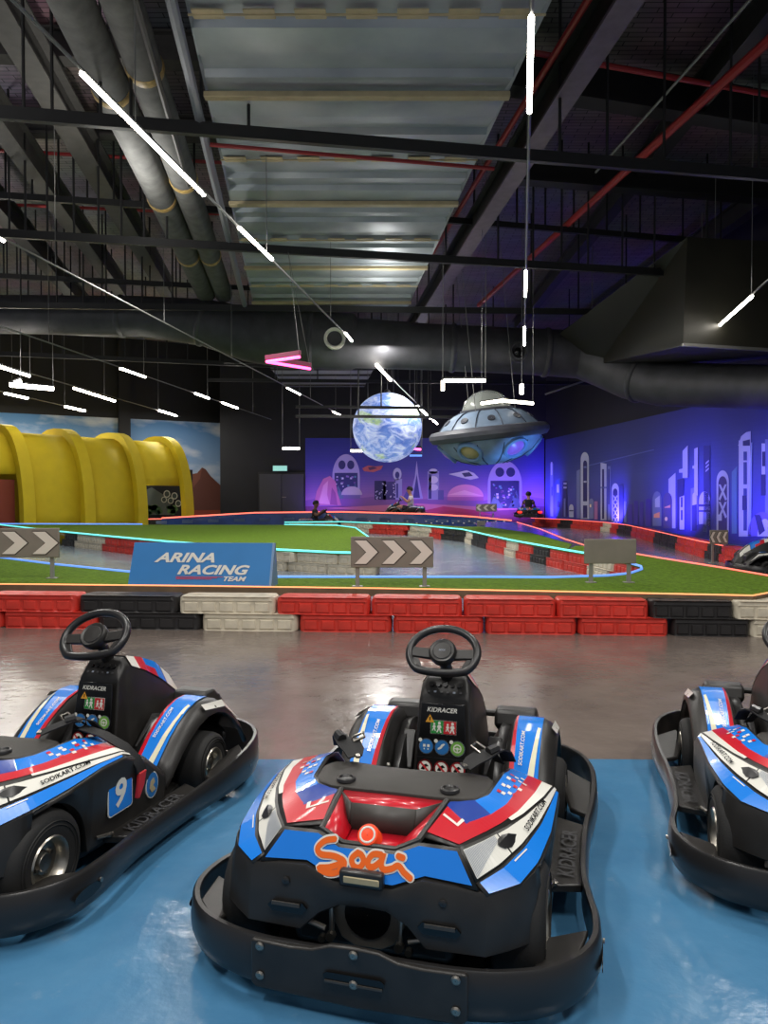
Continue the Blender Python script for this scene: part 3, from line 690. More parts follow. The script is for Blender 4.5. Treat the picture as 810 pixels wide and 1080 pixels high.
t = board(748.5, 768, 559, 574, 12.0, (752, 765), 0, 'small chevron sign pointing left on the barriers by the skyline wall', flip=True)
board(502, 524, 531.5, 539.5, 27.2, (506, 520), 0, 'small far chevron sign pointing left beneath the egg shaped mural building', flip=True)
board(503, 512, 549.5, 558.5, 20.0, (507,), DZ, 'tiny brown sign standing on the turf strip of the inner bend', plain=True, name='small_sign')

a, c = P(134.7, 614.5, 6.50), P(283.5, 618, 6.40)
u = (c-a).normalized(); u.z = 0; u.normalize(); wd = (c-a).length; hgt = .365
t = empty('banner_stand', ((a.x+c.x)/2, (a.y+c.y)/2, DZ)); t.rotation_euler = (0, 0, math.atan2(u.y, u.x))
tag(t, 'blue A-shaped racing team banner standing on the front turf deck', 'banner')
sl = .10
b = MB(); fr = [(-wd/2, 0, 0), (wd/2, 0, 0), (wd/2+.01, sl, hgt), (-wd/2+.02, sl, hgt)]
b.hexa(fr, [(x, y+.02, z) for x, y, z in fr], 'banner_blue'); b.build('front_panel', t, smooth=0)
b = MB(); bk = [(-wd/2, 2*sl+.06, 0), (wd/2, 2*sl+.06, 0), (wd/2+.01, sl+.03, hgt), (-wd/2+.02, sl+.03, hgt)]
b.hexa(bk, [(x, y-.018, z) for x, y, z in bk], 'banner_blue'); b.build('back_panel', t, smooth=0)
b = MB(); b.prism([(wd/2, .0, 0), (wd/2, 2*sl+.06, 0), (wd/2+.01, sl+.03, hgt), (wd/2+.01, sl, hgt)], (.02, 0, 0), 'banner_side'); b.build('end_panel', t, smooth=0)
b = MB(); vv = Vector((0, sl, hgt)).normalized(); off = Vector((0, -.004, .001))
bx = lambda px: (px-210)/150*wd
def bt(s, px0, px1, fr_, h, m='white', sh=.35, bo=.02): text_into(b, s, Vector(((bx(px0)+bx(px1))/2, sl*fr_, hgt*fr_))+off, (1, 0, 0), vv, h, bx(px1)-bx(px0), m, .001, sh, bo)
bt('ARINA', 161, 226, .66, .084, bo=.035); bt('RACING', 187, 264, .385, .084, bo=.035); bt('TEAM', 237, 261, .185, .04, bo=.03)
b.build('lettering', t, smooth=0)
b = MB()
for k in range(3):
    y = .22-.025*k; x0, x1 = bx(186), bx(236-6*k)
    b.poly([Vector((x0, sl*y, hgt*y))+off, Vector((x1, sl*y, hgt*y))+off, Vector((x1, sl*(y+.012), hgt*(y+.012)))+off, Vector((x0, sl*(y+.012), hgt*(y+.012)))+off], 'banner_red')
b.build('speed_lines', t, smooth=0)

# ------------------------------------------------------------------ yellow tunnel
TA = Vector((-11.0, 22, 0)); TD = Vector((3.23, 4.6, 0)); tl = TD.length; td = TD/tl; tn = Vector((td.y, -td.x, 0)); TWd, THt = 1.36, 2.9
tu = empty('tunnel', TA); tag(tu, 'ribbed yellow arched tunnel over the track before the painted sky', 'tunnel')
def arch(s, w, h, n=22, a0=0, a1=180):
    out = []
    for i in range(n+1):
        a = R(a0+(a1-a0)*i/n); out.append(td*s*tl+tn*(math.copysign(abs(math.cos(a))**.75, math.cos(a))*w)+Vector((0, 0, math.sin(a)**.85*h if math.sin(a) > 1e-9 else 0)))
    return out
b = MB()
def shell(s0, s1, a0=0, a1=180): b.loft([arch(s0, TWd, THt, 22, a0, a1), arch(s1, TWd, THt, 22, a0, a1)], 'yellow')
shell(-.36, -.0, 31, 180); shell(0, .333); shell(.333, .667); shell(.667, 1.0, 25, 180)
b.build('shell', tu, solid=.05, smooth=40)
for s in (-.333, 0, .333, .667, 1.0):
    b = MB(); w0 = .05
    i0, i1 = arch(s-w0/1.6, TWd, THt), arch(s+w0/1.6, TWd, THt); o0, o1 = arch(s-w0/1.6, TWd+.22, THt+.2), arch(s+w0/1.6, TWd+.22, THt+.2)
    b.loft([i0, o0, o1, i1, i0], 'yellow'); b.build('rib', tu, smooth=30)
b = MB(); q0, q1 = td*(-.36)*tl+tn*(TWd-.35), td*(-.02)*tl+tn*(TWd-.35)
b.hexa([q0, q1, q1+Vector((0, 0, 1.5)), q0+Vector((0, 0, 1.5))], [p-tn*.05 for p in (q0, q1, q1+Vector((0, 0, 1.5)), q0+Vector((0, 0, 1.5)))], 'rust_panel'); b.build('side_panel', tu, smooth=0)
b = MB(); b.tube([td*.69*tl+tn*(TWd-.06)+Vector((0, 0, .15)), td*.70*tl+tn*(TWd-.14)+Vector((0, 0, 1.25))], .03, 6, 'led_soft'); b.build('lit_edge', tu)
# painted plant board seen through the tunnel's side opening
pb = MB(); pn = Vector((0, -1, 0))
c0, c1 = P(140, 549, 28.0), P(194, 512, 28.0)
pb.box(((c0.x+c1.x)/2, 28.04, 1.0), (c1.x-c0.x+.6, .06, 2.0), 'black_wall')
def pl(k, pts, col): pb.poly([P(x, y, 28.0-.004*k) for x, y in pts], 'paint', col)
pl(1, [(146, 543), (146, 520), (160, 514), (176, 524), (184, 543)], (84, 92, 84))
for i in range(26): 
    x, y = 147+random.random()*38, 534+random.random()*8; pl(2, ell(x, y, 3.2, 2.2, 9), random.choice([(58, 92, 46), (84, 118, 60), (40, 70, 40)]))
for x, y, r in [(176, 521, 3.6), (184, 523, 3.4), (180, 528, 3.2), (188, 531, 3.3), (173, 527, 3.0)]:
    pl(3, ell(x, y, r, r*1.1, 12), (190, 190, 170)); pl(4, ell(x, y, r*.72, r*.8, 12), (60, 70, 62))
tag(pb.build('painted_board', smooth=0), 'painted board of leaves and pale flowers seen through the tunnel opening', 'board')
# exit sign
e = P(295.5, 494, 29.42); t = empty('exit_sign', (e.x, 29.42, e.z)); tag(t, 'small lit green exit sign above the grey door', 'sign')
b = MB(); b.box((0, 0, 0), (.58, .08, .24), 'steel_black'); b.build('housing', t, bevel=.01)
b = MB(); b.box((0, -.045, 0), (.54, .012, .2), 'exit_green'); b.build('lit_face', t, bevel=.004)

# ================================================================== CEILING SERVICES
# line lamps: long thin rails with lit tubes
TR = Vector(((549-405)/811, 1, -13/811))
def roof_z(x, y):
    """underside met by a wire going up from (x, y): the wide duct or the roof"""
    return 5.2 if (2 < y < 16.9 and -1.7-.1134*(y-6.43) < x < 1.45-.084*(y-6.43)) else 7.0
def track(ends, lit, label, Z=3.1, r=.02, emis='led_white'):
    def pt(px, py):
        Y = Z*F/(536-py); v = P(px, py, Y); return v
    a, c = pt(*ends[0]), pt(*ends[1]); t = empty('line_lamp', a); tag(t, label, 'lamp')
    b = MB(); b.tube([Vector((0, 0, .02)), c-a+Vector((0, 0, .02))], .014, 6, 'rail_grey'); b.build('rail', t)
    for p, q in lit:
        p, q = pt(*p), pt(*q); b = MB(); b.tube([p-a, q-a], r, 8, emis); b.build('lit_tube', t)
    d = c-a; n = max(2, int(d.length/3))
    for i in range(n):
        p = d*((i+.5)/n)+Vector((0, 0, .03)); b = MB(); b.tube([p, Vector((p.x, p.y, roof_z(p.x+a.x, p.y+a.y)-a.z))], .005, 4, 'wire'); b.build('wire', t)
track([(0, -10), (371, 360)], [((86, 77), (215, 205.5)), ((252, 240), (287, 273.5)), ((364.5, 351.5), (371, 359.5))], 'long line lamp slanting from the upper left corner to the white duct nozzle')
track([(561.5, -6), (553, 364)], [((560.3, 18), (558.2, 118)), ((554.6, 286), (554, 312)), ((553.3, 345), (553, 364))], 'line lamp running straight up the view above the saucer')
track([(397, 384.6), (461, 447)], [((397, 384.6), (412, 401)), ((440, 428), (454, 441.5)), ((457, 443.5), (461, 447))], 'far line lamp slanting down beside the globe', r=.03)
track([(-30, 236), (365, 441)], [((-14, 245), (4, 254)), ((303, 409), (316.5, 416)), ((351, 434), (361, 439))], 'line lamp slanting across the dark duct to the left of the globe', r=.022)
track([(-20, 338), (286, 443)], [((127, 388.5), (153, 397.5)), ((206, 415), (220, 420)), ((234.6, 424.7), (250.6, 430.5))], 'line lamp beneath the left end of the dark duct', r=.028)
track([(-20, 380), (190, 440)], [((-8, 384.5), (31, 396.5)), ((78, 409.5), (121, 423)), ((168, 433), (186, 438.5))], 'line lamp over the yellow tunnel with three lit tubes', r=.032)
track([(-20, 409), (92, 434)], [((5, 414.7), (29, 420)), ((68.7, 428.8), (89.5, 433.3))], 'lowest line lamp in front of the painted sky', r=.034)
track([(818, 290), (738, 360)], [((793, 312.5), (750, 351))], 'short line lamp at the right before the olive plenum', Z=3.0, r=.024)

def pendant(pts, Y, m, house, label, r=.04, top=None, hs=.07, flat=False):
    zc = P(pts[0][0], pts[0][1], Y).z
    v = [(G(x, y, zc) if flat else P(x, y, Y)) for x, y in pts]; o = v[0]; t = empty('pendant_lamp', o); tag(t, label, 'lamp')
    for p, q in zip(v, v[1:]): b = MB(); b.tube([p-o, q-o], r, 8, m); b.build('lit_tube', t)
    if house:
        b = MB()
        for i in range(len(v)-1):
            d = (v[i+1]-v[i]); mid = (v[i]+v[i+1])/2-o+Vector((0, 0, r+hs/2)); b.box(mid, (d.length+r, r*2.2, hs), house, d.to_track_quat('X', 'Z').to_matrix().to_4x4())
        b.build('housing', t, bevel=.005)
    for p in (v[0], v[-1]):
        q = P(*top, Y)-o if top else Vector((p.x-o.x, p.y-o.y, 7.0-o.z))
        b = MB(); b.tube([p-o+Vector((0, 0, r)), q], .004 if Y < 14 else .008, 4, 'wire'); b.build('wire', t)
    return t
t = pendant([(316, 376.5), (281, 381.5), (327, 389)], 12.0, 'led_pink', 'pink_house', 'pink glowing arrow shaped pendant lamp hung by thin wires', .022, (304, 266), .08, True)
pendant([(467, 412), (467, 401.5), (512, 401.5)], 14.5, 'led_soft', 'steel_black', 'L-shaped white pendant lamp above the globe and saucer', .032, None, .03)
pendant([(508, 425.5), (530, 422.5), (562, 425.5)], 13.2, 'led_soft', 'steel_black', 'bent white pendant lamp crossing in front of the saucer dome', .026, None, .02, True)
pendant([(550.3, 405.5), (550.3, 415.5)], 16, 'led_white', None, 'short upright white lamp hanging right of the saucer dome', .04)
pendant([(22, 402), (11, 406), (56, 410)], 17, 'led_white', 'steel_black', 'bent white pendant lamp over the left part of the yellow tunnel', .045, None, .03)
pendant([(298, 473), (316, 473)], 24, 'led_soft', 'steel_black', 'short white pendant lamp near the grey door', .035, None, .03)
pendant([(370, 475.5), (388, 475.5)], 24, 'led_soft', 'steel_black', 'short white pendant lamp hanging at the lower left of the globe', .035, None, .03)
pendant([(415, 472), (444, 474)], 23, 'led_pink', 'steel_black', 'pinkish pendant lamp hanging at the lower right of the globe', .03)
pendant([(432, 480.5), (445, 480.5)], 26, 'neon_blue', 'steel_black', 'small pale blue pendant lamp under the globe', .035, None, .03)

# wide galvanised duct under the roof
def W(px, py, z): return G(px, py, z)
zd = 5.2
A0, A1 = W(195, 0, zd), W(268, 324, zd); B0, B1 = W(582, 0, zd), W(430, 324, zd)
ext = -.55; A0 = A0+(A1-A0)*ext*.5; B0 = B0+(B1-B0)*ext*.5
t = empty('wide_duct', (0, 0, zd)); tag(t, 'very wide galvanised sheet metal duct under the roof with cream taped seams', 'duct')
b = MB(); L_, Rr_ = [], []
N_ = 11*3
rows = []
for i in range(N_+1):
    f = i/N_; a, c = A0.lerp(A1, f), B0.lerp(B1, f)
    dz = .075 if i % 3 else 0
    rows.append([(a.x, a.y, 0), (a.x+.02, a.y, dz), (c.x-.02, c.y, dz), (c.x, c.y, 0), (c.x, c.y, .62), (a.x, a.y, .62)])
    if i < N_: 
        g = (i+.12)/N_; a, c = A0.lerp(A1, g), B0.lerp(B1, g); rows.append([(a.x, a.y, 0), (a.x+.02, a.y, .015), (c.x-.02, c.y, .015), (c.x, c.y, 0), (c.x, c.y, .62), (a.x, a.y, .62)])
b.loft(rows, 'galv_sheet', closed=True, cap=True); b.build('duct_body', t, smooth=20)
for k, py in enumerate((13, 98, 167, 213, 252, 281, 301, 318)):
    f = (W(195+.2253*py, py, zd)-A0).length/(A1-A0).length; a, c = A0.lerp(A1, f), B0.lerp(B1, f); a.z = c.z = 0
    d = (c-a).normalized(); b = MB()
    if k % 2: b.box((a+c)/2+Vector((0, 0, -.03)), ((c-a).length*1.01, .10, .06), 'tape', (0, 0, math.atan2(d.y, d.x))); b.build('seam_batten', t, bevel=.01)
    else:
        for j in range(7): b.box(a.lerp(c, (j+.4)/7)+Vector((0, 0, -.012)), (.27, .13, .016), 'tape', (0, 0, math.atan2(d.y, d.x)))
        b.box((a+c)/2+Vector((0, 0, -.02)), ((c-a).length, .014, .02), 'tape', (0, 0, math.atan2(d.y, d.x))); b.build('taped_seam', t, bevel=.004)

def pipe(name, pts, r, m, label, cat, seg=12, bands=None, bm_='tape_gold'):
    o = Vector(pts[0]); t = empty(name, o); tag(t, label, cat)
    b = MB(); b.tube([Vector(p)-o for p in pts], r, seg, m); b.build('pipe_run', t)
    for s in bands or []:
        n = len(pts)-1; k = min(int(s*n), n-1); u = s*n-k; p = Vector(pts[k]).lerp(Vector(pts[k+1]), u); d = (Vector(pts[k+1])-Vector(pts[k])).normalized()
        rr = (r[k]*(1-u)+r[k+1]*u if isinstance(r, list) else r)
        b = MB(); b.tube([p-d*.06-o, p-d*.02-o, p+d*.02-o, p+d*.06-o], [rr*1.02, rr*1.07, rr*1.07, rr*1.02], seg, bm_); b.build('joint_band', t)
    return t
def run(px0, py0, px1, py1, z, e0=0., e1=0.):
    a, c = W(px0, py0, z), W(px1, py1, z); d = c-a; return [a-d*e0, c+d*e1]
pipe('round_duct', run(75, 0, 158, 181, 5.5, 1.0, 1.75), .205, 'duct_insul', 'left one of two grey insulated round ducts beside the wide metal duct', 'duct', 20, [.375, .6, .8])
pipe('round_duct', run(128, 0, 191, 181, 5.5, 1.0, 1.75), .19, 'duct_insul', 'right one of two grey insulated round ducts beside the wide metal duct', 'duct', 20, [.345, .55, .8])
pipe('cable_conduit', run(178, -10, 258, 322, 5.0, .3), .05, 'conduit', 'pale grey conduit along the left edge of the wide metal duct', 'conduit', 8)
pipe('cable_conduit', run(143, 0, 180, 130, 5.25, .3, .8), .03, 'steel_grey', 'thin dark conduit beneath the right insulated duct', 'conduit', 6)
pipe('sprinkler_pipe', run(620, 0, 490, 212, 6.0, .5, .9), .04, 'pipe_red', 'red pipe running back along the right edge of the wide duct', 'pipe', 8)
pipe('sprinkler_pipe', run(825, 30, 540, 290, 6.0, .3, .3), .06, 'pipe_red', 'thick red pipe slanting across the dark upper right ceiling', 'pipe', 8)
pipe('sprinkler_pipe', run(215, 152, 521, 178, 5.0), .024, 'pipe_red', 'thin red pipe crossing under the wide metal duct', 'pipe', 8)
pipe('sprinkler_pipe', run(560, 55, 800, 98, 6.4, 0, .3), .035, 'pipe_red', 'thin red cross pipe high in the upper right ceiling', 'pipe', 8)
pipe('sprinkler_pipe', run(20, 160, 300, 175, 6.5, .4), .03, 'pipe_red', 'thin red cross pipe above the left insulated ducts', 'pipe', 8)
pipe('sprinkler_pipe', run(-10, 215, 240, 226, 6.5, .2), .03, 'pipe_red', 'second thin red cross pipe further back at left', 'pipe', 8)
pipe('cable_conduit', run(791, 0, 655, 152, 6.2, .3, .3), .018, 'wire', 'thin pale cable conduit slanting through the upper right ceiling', 'conduit', 6)
# steel roof beams
def beam(px0, py0, px1, py1, z, wd_, ht, m, label, e0=.3, e1=.2, flange=None):
    a, c = run(px0, py0, px1, py1, z, e0, e1); d = (c-a); mid = (a+c)/2; t = empty('roof_beam', mid); tag(t, label, 'beam')
    rot = (0, 0, math.atan2(d.y, d.x)); b = MB(); b.box((0, 0, ht/2), (d.length, wd_*.3, ht), m, rot); b.build('web', t, smooth=0)
    b = MB(); b.box((0, 0, ht), (d.length, wd_, .03), m, rot); b.build('top_flange', t, smooth=0)
    b = MB(); b.box((0, 0, 0), (d.length, wd_, .04), flange or m, rot); b.build('bottom_flange', t, smooth=0)
beam(664, 0, 447, 334, 5.6, .26, .4, 'steel_black', 'dark steel beam with mauve flange right of the wide duct', flange='steel_mauve')
beam(10, 34, 121, 220, 6.0, .3, .4, 'steel_grey', 'dark steel beam slanting behind the left ducts', .3, 1.2)
beam(-20, 110, 75, 240, 6.0, .26, .4, 'steel_grey', 'second dark steel beam further left', .3, 1.2)
beam(-20, 205, 55, 290, 6.0, .26, .4, 'steel_black', 'third dark steel beam at the left edge', .3, 1.2)
beam(560, 98, 860, 144, 6.3, .3, .45, 'steel_black', 'dark cross beam high at upper right', .1, .4)
beam(560, 192, 860, 216, 6.2, .26, .4, 'steel_black', 'lower dark cross beam at upper right', .05, .4)
beam(780, 60, 560, 330, 6.4, .22, .35, 'steel_black', 'dark steel beam slanting behind the thick red pipe', .4, .2)
beam(900, 150, 640, 330, 6.4, .22, .35, 'steel_black', 'dark steel beam above the olive plenum', .4, .2)
beam(-30, 60, 330, 72, 6.6, .25, .35, 'steel_grey', 'grey purlin crossing above the insulated ducts', .1, .1)
beam(-30, 140, 330, 150, 6.6, .2, .3, 'steel_grey', 'second grey purlin crossing above the insulated ducts', .1, .1)
# black hanging frames: a cross bar on threaded rods
def frame(px0, py0, px1, py1, z, th, rods, label, ztop=7.0):
    a, c = W(px0, py0, z), W(px1, py1, z); d = c-a; o = (a+c)/2; t = empty('hanging_frame', o); tag(t, label, 'frame')
    ex = d*.12; L = (d+ex*2).length
    b = MB(); b.box((0, 0, 0), (L, .07, th), 'steel_black', d.to_track_quat('X', 'Z').to_matrix().to_4x4()); b.build('cross_bar', t, smooth=0)
    for px in rods:
        u = (px-px0)/(px1-px0); Y0, Y1 = a.y, c.y           # perspective-correct position along the bar
        k = u*Y0/(Y1+u*(Y0-Y1)); p = a+d*k-o
        b = MB(); b.tube([p, Vector((p.x, p.y, min(ztop, roof_z(p.x+o.x, p.y+o.y))-o.z))], .018, 6, 'steel_black'); b.build('rod', t)
frame(0, 119, 810, 185, 4.9, .13, [25, 55, 106, 138, 212, 262, 590, 640, 700, 770, 800], 'front black hanging bar crossing below the wide duct')
frame(0, 246, 810, 294, 4.9, .12, [10, 27, 50, 78, 104, 128, 152, 176, 470, 525, 562, 592, 620, 656, 690, 745], 'second black hanging bar crossing below the wide duct')
frame(0, 322, 810, 331, 4.95, .12, [22, 60, 88, 112, 150, 182, 560, 610, 660], 'third black hanging bar just before the dark cross duct')
frame(-20, 346, 300, 362, 4.95, .12, [8, 30, 52, 75, 98, 118, 140, 163, 186, 212], 'black hanging bar behind the left end of the dark duct')
frame(-20, 372, 300, 386, 4.75, .12, [0, 22, 44, 66, 88, 108, 132, 154, 176, 198, 232, 262], 'lower black hanging bar above the line lamps at left')
frame(280, 382, 620, 390, 4.7, .10, [300, 345, 392, 478, 520, 600], 'black hanging bar behind the L-shaped lamp')
frame(260, 401, 590, 404, 4.6, .10, [290, 335, 420, 470, 600], 'thin black hanging bar above the globe')
frame(330, 429, 480, 430.5, 3.35, .07, [402, 440], 'upper black bar in front of the globe')
frame(330, 439, 480, 440, 3.0, .07, [378, 452], 'lower black bar in front of the globe')

frame(-20, 205, 235, 222, 5.7, .10, [6, 34, 62, 92, 120, 148, 175, 205], 'upper black hanging bar among the left roof beams')
frame(-20, 290, 260, 304, 5.6, .10, [4, 18, 38, 68, 84, 108, 132, 158, 190, 224], 'upper black hanging bar above the left end of the dark duct')
frame(470, 232, 830, 262, 5.9, .10, [500, 545, 575, 605, 640, 675, 720, 760], 'upper black hanging bar in the dark right ceiling')
# big dark cross duct with nozzles
Yc = 17.2
pts = [(-60, 331, 20), (40, 332, 20), (150, 334, 21), (215, 340, 24), (262, 353, 28), (300, 357, 31), (372, 361, 29), (376, 362, 26), (450, 366, 24), (560, 371, 24), (612, 374, 25), (640, 382, 27), (668, 397, 25), (696, 405, 23), (760, 407, 23), (838, 409, 23)]
yd = lambda x: Yc-max(0, x-620)*.017
pv = [P(x, y, yd(x)) for x, y, r in pts]; t = pipe('cross_duct', pv, [r*yd(x)/F for x, _, r in pts], 'duct_dark', 'big dark round duct running across the whole hall below the roof', 'duct', 22, [.12, .2, .36, .55, .62, .82], 'duct_dark')
for px, py, r, m_, nm in ((353, 357, 11.5, 'nozzle', 'white rimmed'), (547.5, 370, 10, 'duct_dark', 'dark')):
    c = P(px, py, Yc-.62); o = t.location; rr = r*(Yc-.6)/F; M = Matrix.Translation(c-o) @ Matrix.Rotation(R(90), 4, 'X')
    b = MB(); b.lathe([(rr*.5, -.45), (rr*1.0, -.2), (rr, 0), (rr*.98, .05), (rr*.78, .05), (rr*.62, -.04), (rr*.45, -.1), (0.0, -.1)], M, 20, m_); n = b.build('nozzle', t)
    b = MB(); b.lathe([(rr*.44, -.09), (0.001, -.06)], M, 16, 'panel_black'); b.build('throat', n)
# tapered olive plenum
q0 = [P(725, 250, 12.4), P(880, 258, 13.2), P(880, 372, 13.2), P(720, 365, 12.4)]
q1 = [P(590, 352, 16.6), P(700, 330, 17.0), P(700, 388, 17.0), P(632, 384, 16.6)]
b = MB(); b.hexa(q1, q0, 'duct_olive'); b.box((q0[2]+q0[3])/2, ((q0[2]-q0[3]).length, .05, .05), 'rail_grey', (0, 0, math.atan2(.8, (q0[2]-q0[3]).x)))
tag(b.build('olive_plenum', smooth=0), 'large dark olive tapered duct box at upper right above the cross duct', 'duct')
# far trapeze hangers at right
for pts_, Y, lab in (([(739, 414), (740, 424), (768, 425.5), (768.5, 421)], 16.2, 'pale hanger bracket below the right end of the cross duct'), ([(575, 416), (624, 399), (624, 404)], 18, 'thin slanting hanger rail right of the saucer')):
    v = [P(x, y, Y) for x, y in pts_]; b = MB(); b.tube(v, .022, 6, 'wire'); 
    b.tube([v[0] if Y < 17 else v[1], Vector(((v[0] if Y < 17 else v[1]).x, Y, 6.98))], .012, 5, 'wire'); tag(b.build('hanger_bracket'), lab, 'bracket')
# second, far part of the metal duct seen behind the cross duct
zf = 5.0; fa = [W(278, 378, zf), W(400, 378, zf), W(384, 408, zf), W(300, 408, zf)]
t = empty('far_duct', (0, 0, zf)); tag(t, 'far grey sheet metal duct with cross seams behind the dark cross duct', 'duct')
b = MB(); b.hexa([(p.x, p.y, 0) for p in fa], [(p.x, p.y, .5) for p in fa], 'galv_sheet'); b.build('duct_body', t, smooth=0)
for k in range(5):
    f = (k+.5)/5; a, c = fa[0].lerp(fa[3], f), fa[1].lerp(fa[2], f); b = MB(); b.box(((a.x+c.x)/2, (a.y+c.y)/2, -.03), ((c-a).length, .08, .06), 'steel_grey'); b.build('seam_batten', t, smooth=0)

# ================================================================== GLOBE AND FLYING SAUCER
gc = P(408.5, 451, 22); gr = 36.5*22/F
t = empty('globe', gc); tag(t, 'large glowing inflatable blue planet globe hanging in front of the far mural', 'globe')
b = MB(); b.lathe([(gr*math.sin(math.pi*i/32)+1e-4, -gr*math.cos(math.pi*i/32)) for i in range(33)], None, 48, 'globe'); b.build('globe_skin', t)
b = MB(); b.lathe([(.10, gr-.02), (.09, gr+.06), (.03, gr+.1)], None, 12, 'steel_black', cap=True); b.build('top_cap', t)
b = MB(); b.tube([(0, 0, gr+.08), (0, 0, 6.98-gc.z)], .01, 5, 'wire'); b.build('wire', t)

uc = P(515.5, 457, 16.5); t = empty('flying_saucer', uc); t.rotation_euler = (R(3), R(-6), 0); tag(t, 'blue grey inflatable flying saucer with dome and portholes hanging over the track', 'saucer')
u = 16.5/F
b = MB(); b.lathe([(x*u, y*u) for x, y in [(.1, -33), (16, -32), (32, -27), (44, -20), (52, -11), (56, -4), (54, 4), (50, 9), (44, 15), (36, 20.5), (26, 24), (21, 25)]], None, 48, 'ufo_grey'); b.build('hull', t)
b = MB(); b.lathe([(x*u, y*u) for x, y in [(54, -7), (60, -6), (63, -2), (63, 2), (60, 5.5), (53, 6.5)]], None, 48, 'ufo_rim'); b.build('rim_band', t)
b = MB(); b.lathe([(26*math.cos(R(a))*u+1e-4, (22+23*math.sin(R(a)))*u) for a in range(0, 91, 9)], None, 32, 'glass_dome'); b.build('dome', t)
b = MB(); b.lathe([(x*u, y*u) for x, y in [(24, 22), (28, 23), (28, 25.5), (25, 26)]], None, 32, 'ufo_rim'); b.build('dome_collar', t)
for k in range(6):
    a = R(k*60-5); r0 = 45; pos = Vector((math.cos(a)*r0*u, math.sin(a)*r0*u, -17*u)); nrm = Vector((math.cos(a), math.sin(a), -.95)).normalized()
    M = Matrix.Translation(pos) @ nrm.to_track_quat('Z', 'X').to_matrix().to_4x4()
    b = MB(); b.lathe([(12*u, -4*u), (13.5*u, 0), (13*u, 2.4*u), (10.4*u, 3*u), (9.4*u, 1*u)], M, 22, 'port_ring'); pr = b.build('porthole', t)
    b = MB(); b.lathe([(9.6*u, 1.0*u), (6.5*u, 2.8*u), (3.2*u, 3.8*u), (.01, 4.2*u)], M, 18, 'port_purple' if k % 2 else 'port_yellow'); b.build('lens', pr)
b = MB()
for k in range(12):
    a = R(k*30+8); path = [(57, -2), (52, 7.5), (44.5, 15.3), (36.3, 20.9), (26, 24.6)]
    b.tube([(math.cos(a)*x*u, math.sin(a)*x*u, y*u) for x, y in path], .5*u, 5, 'ufo_seam')
    b.tube([(math.cos(a)*x*u, math.sin(a)*x*u, y*u) for x, y in [(52.3, -11), (44.4, -20.2), (32.2, -27.4), (16, -32.3)]], .5*u, 5, 'ufo_seam')
b.build('panel_seam', t)
b = MB()
for k in range(10):
    a = R(k*36+15); M = Matrix.Translation((math.cos(a)*45*u, math.sin(a)*45*u, 14.5*u)) @ Vector((math.cos(a), math.sin(a), 1.1)).to_track_quat('Z', 'X').to_matrix().to_4x4()
    b.lathe([(4*u, -.5*u), (3.8*u, .6*u), (2.2*u, .3*u), (.01, .2*u)], M, 14, 'ufo_rim')
b.build('rivet_dish', t)
for k in range(3):
    a = R(k*120); b = MB(); p = Vector((math.cos(a)*30*u, math.sin(a)*30*u, 22*u)); b.tube([p, p*1.0+Vector((0, 0, 3.6))], .008, 5, 'wire'); b.build('wire', t)

# ================================================================== THE KARTS
# kart frame: x towards the tail (to the viewer), y to the right of the picture, z up
def mir(p, s): return (p[0], p[1]*s, p[2])
LI = [(.612, .108, .338), (.44, .131, .347), (.425, .185, .351), (.39, .212, .353), (.25, .228, .356), (.15, .238, .335), (.07, .248, .285), (-.03, .255, .19)]
LR = [(.634, .192, .333), (.57, .232, .331), (.50, .268, .328), (.42, .302, .326), (.30, .338, .322), (.2, .354, .314), (.09, .352, .266), (-.03, .340, .178)]
LW = [(.656, .230, .276), (.60, .272, .289), (.52, .308, .300), (.42, .335, .308), (.30, .352, .312), (.2, .360, .308), (.09, .357, .260), (-.03, .344, .172)]
LB_ = [(.667, .253, .258), (.615, .315, .262), (.54, .345, .276), (.42, .362, .290), (.30, .366, .304), (.2, .366, .303), (.09, .362, .254), (-.03, .348, .166)]
def at_line(L, t):
    k = min(int(t), len(L)-2); u = t-k
    return Vector(L[k]).lerp(Vector(L[k+1]), u)
def band(mb, LA_, LB2, t0, t1, s0, s1, m, s, off=.0025, n=16):
    """a sticker band between two body lines: s0(t)..s1(t) across, t along"""
    vs = []
    for i in range(n+1):
        t = t0+(t1-t0)*i/n; a, c = at_line(LA_, t), at_line(LB2, t)
        e = at_line(LA_, min(t+.05, 7))-at_line(LA_, max(t-.05, 0)); nn = e.cross(c-a)
        if nn.length > 0: nn.normalize()
        if nn.z < 0: nn = -nn
        f0, f1 = (s0(t) if callable(s0) else s0), (s1(t) if callable(s1) else s1)
        for f in (f0, f1): vs.append(mir(a.lerp(c, f)+nn*off, s))
    mb.add(vs, [(2*i, 2*i+1, 2*i+3, 2*i+2) for i in range(n)], m)

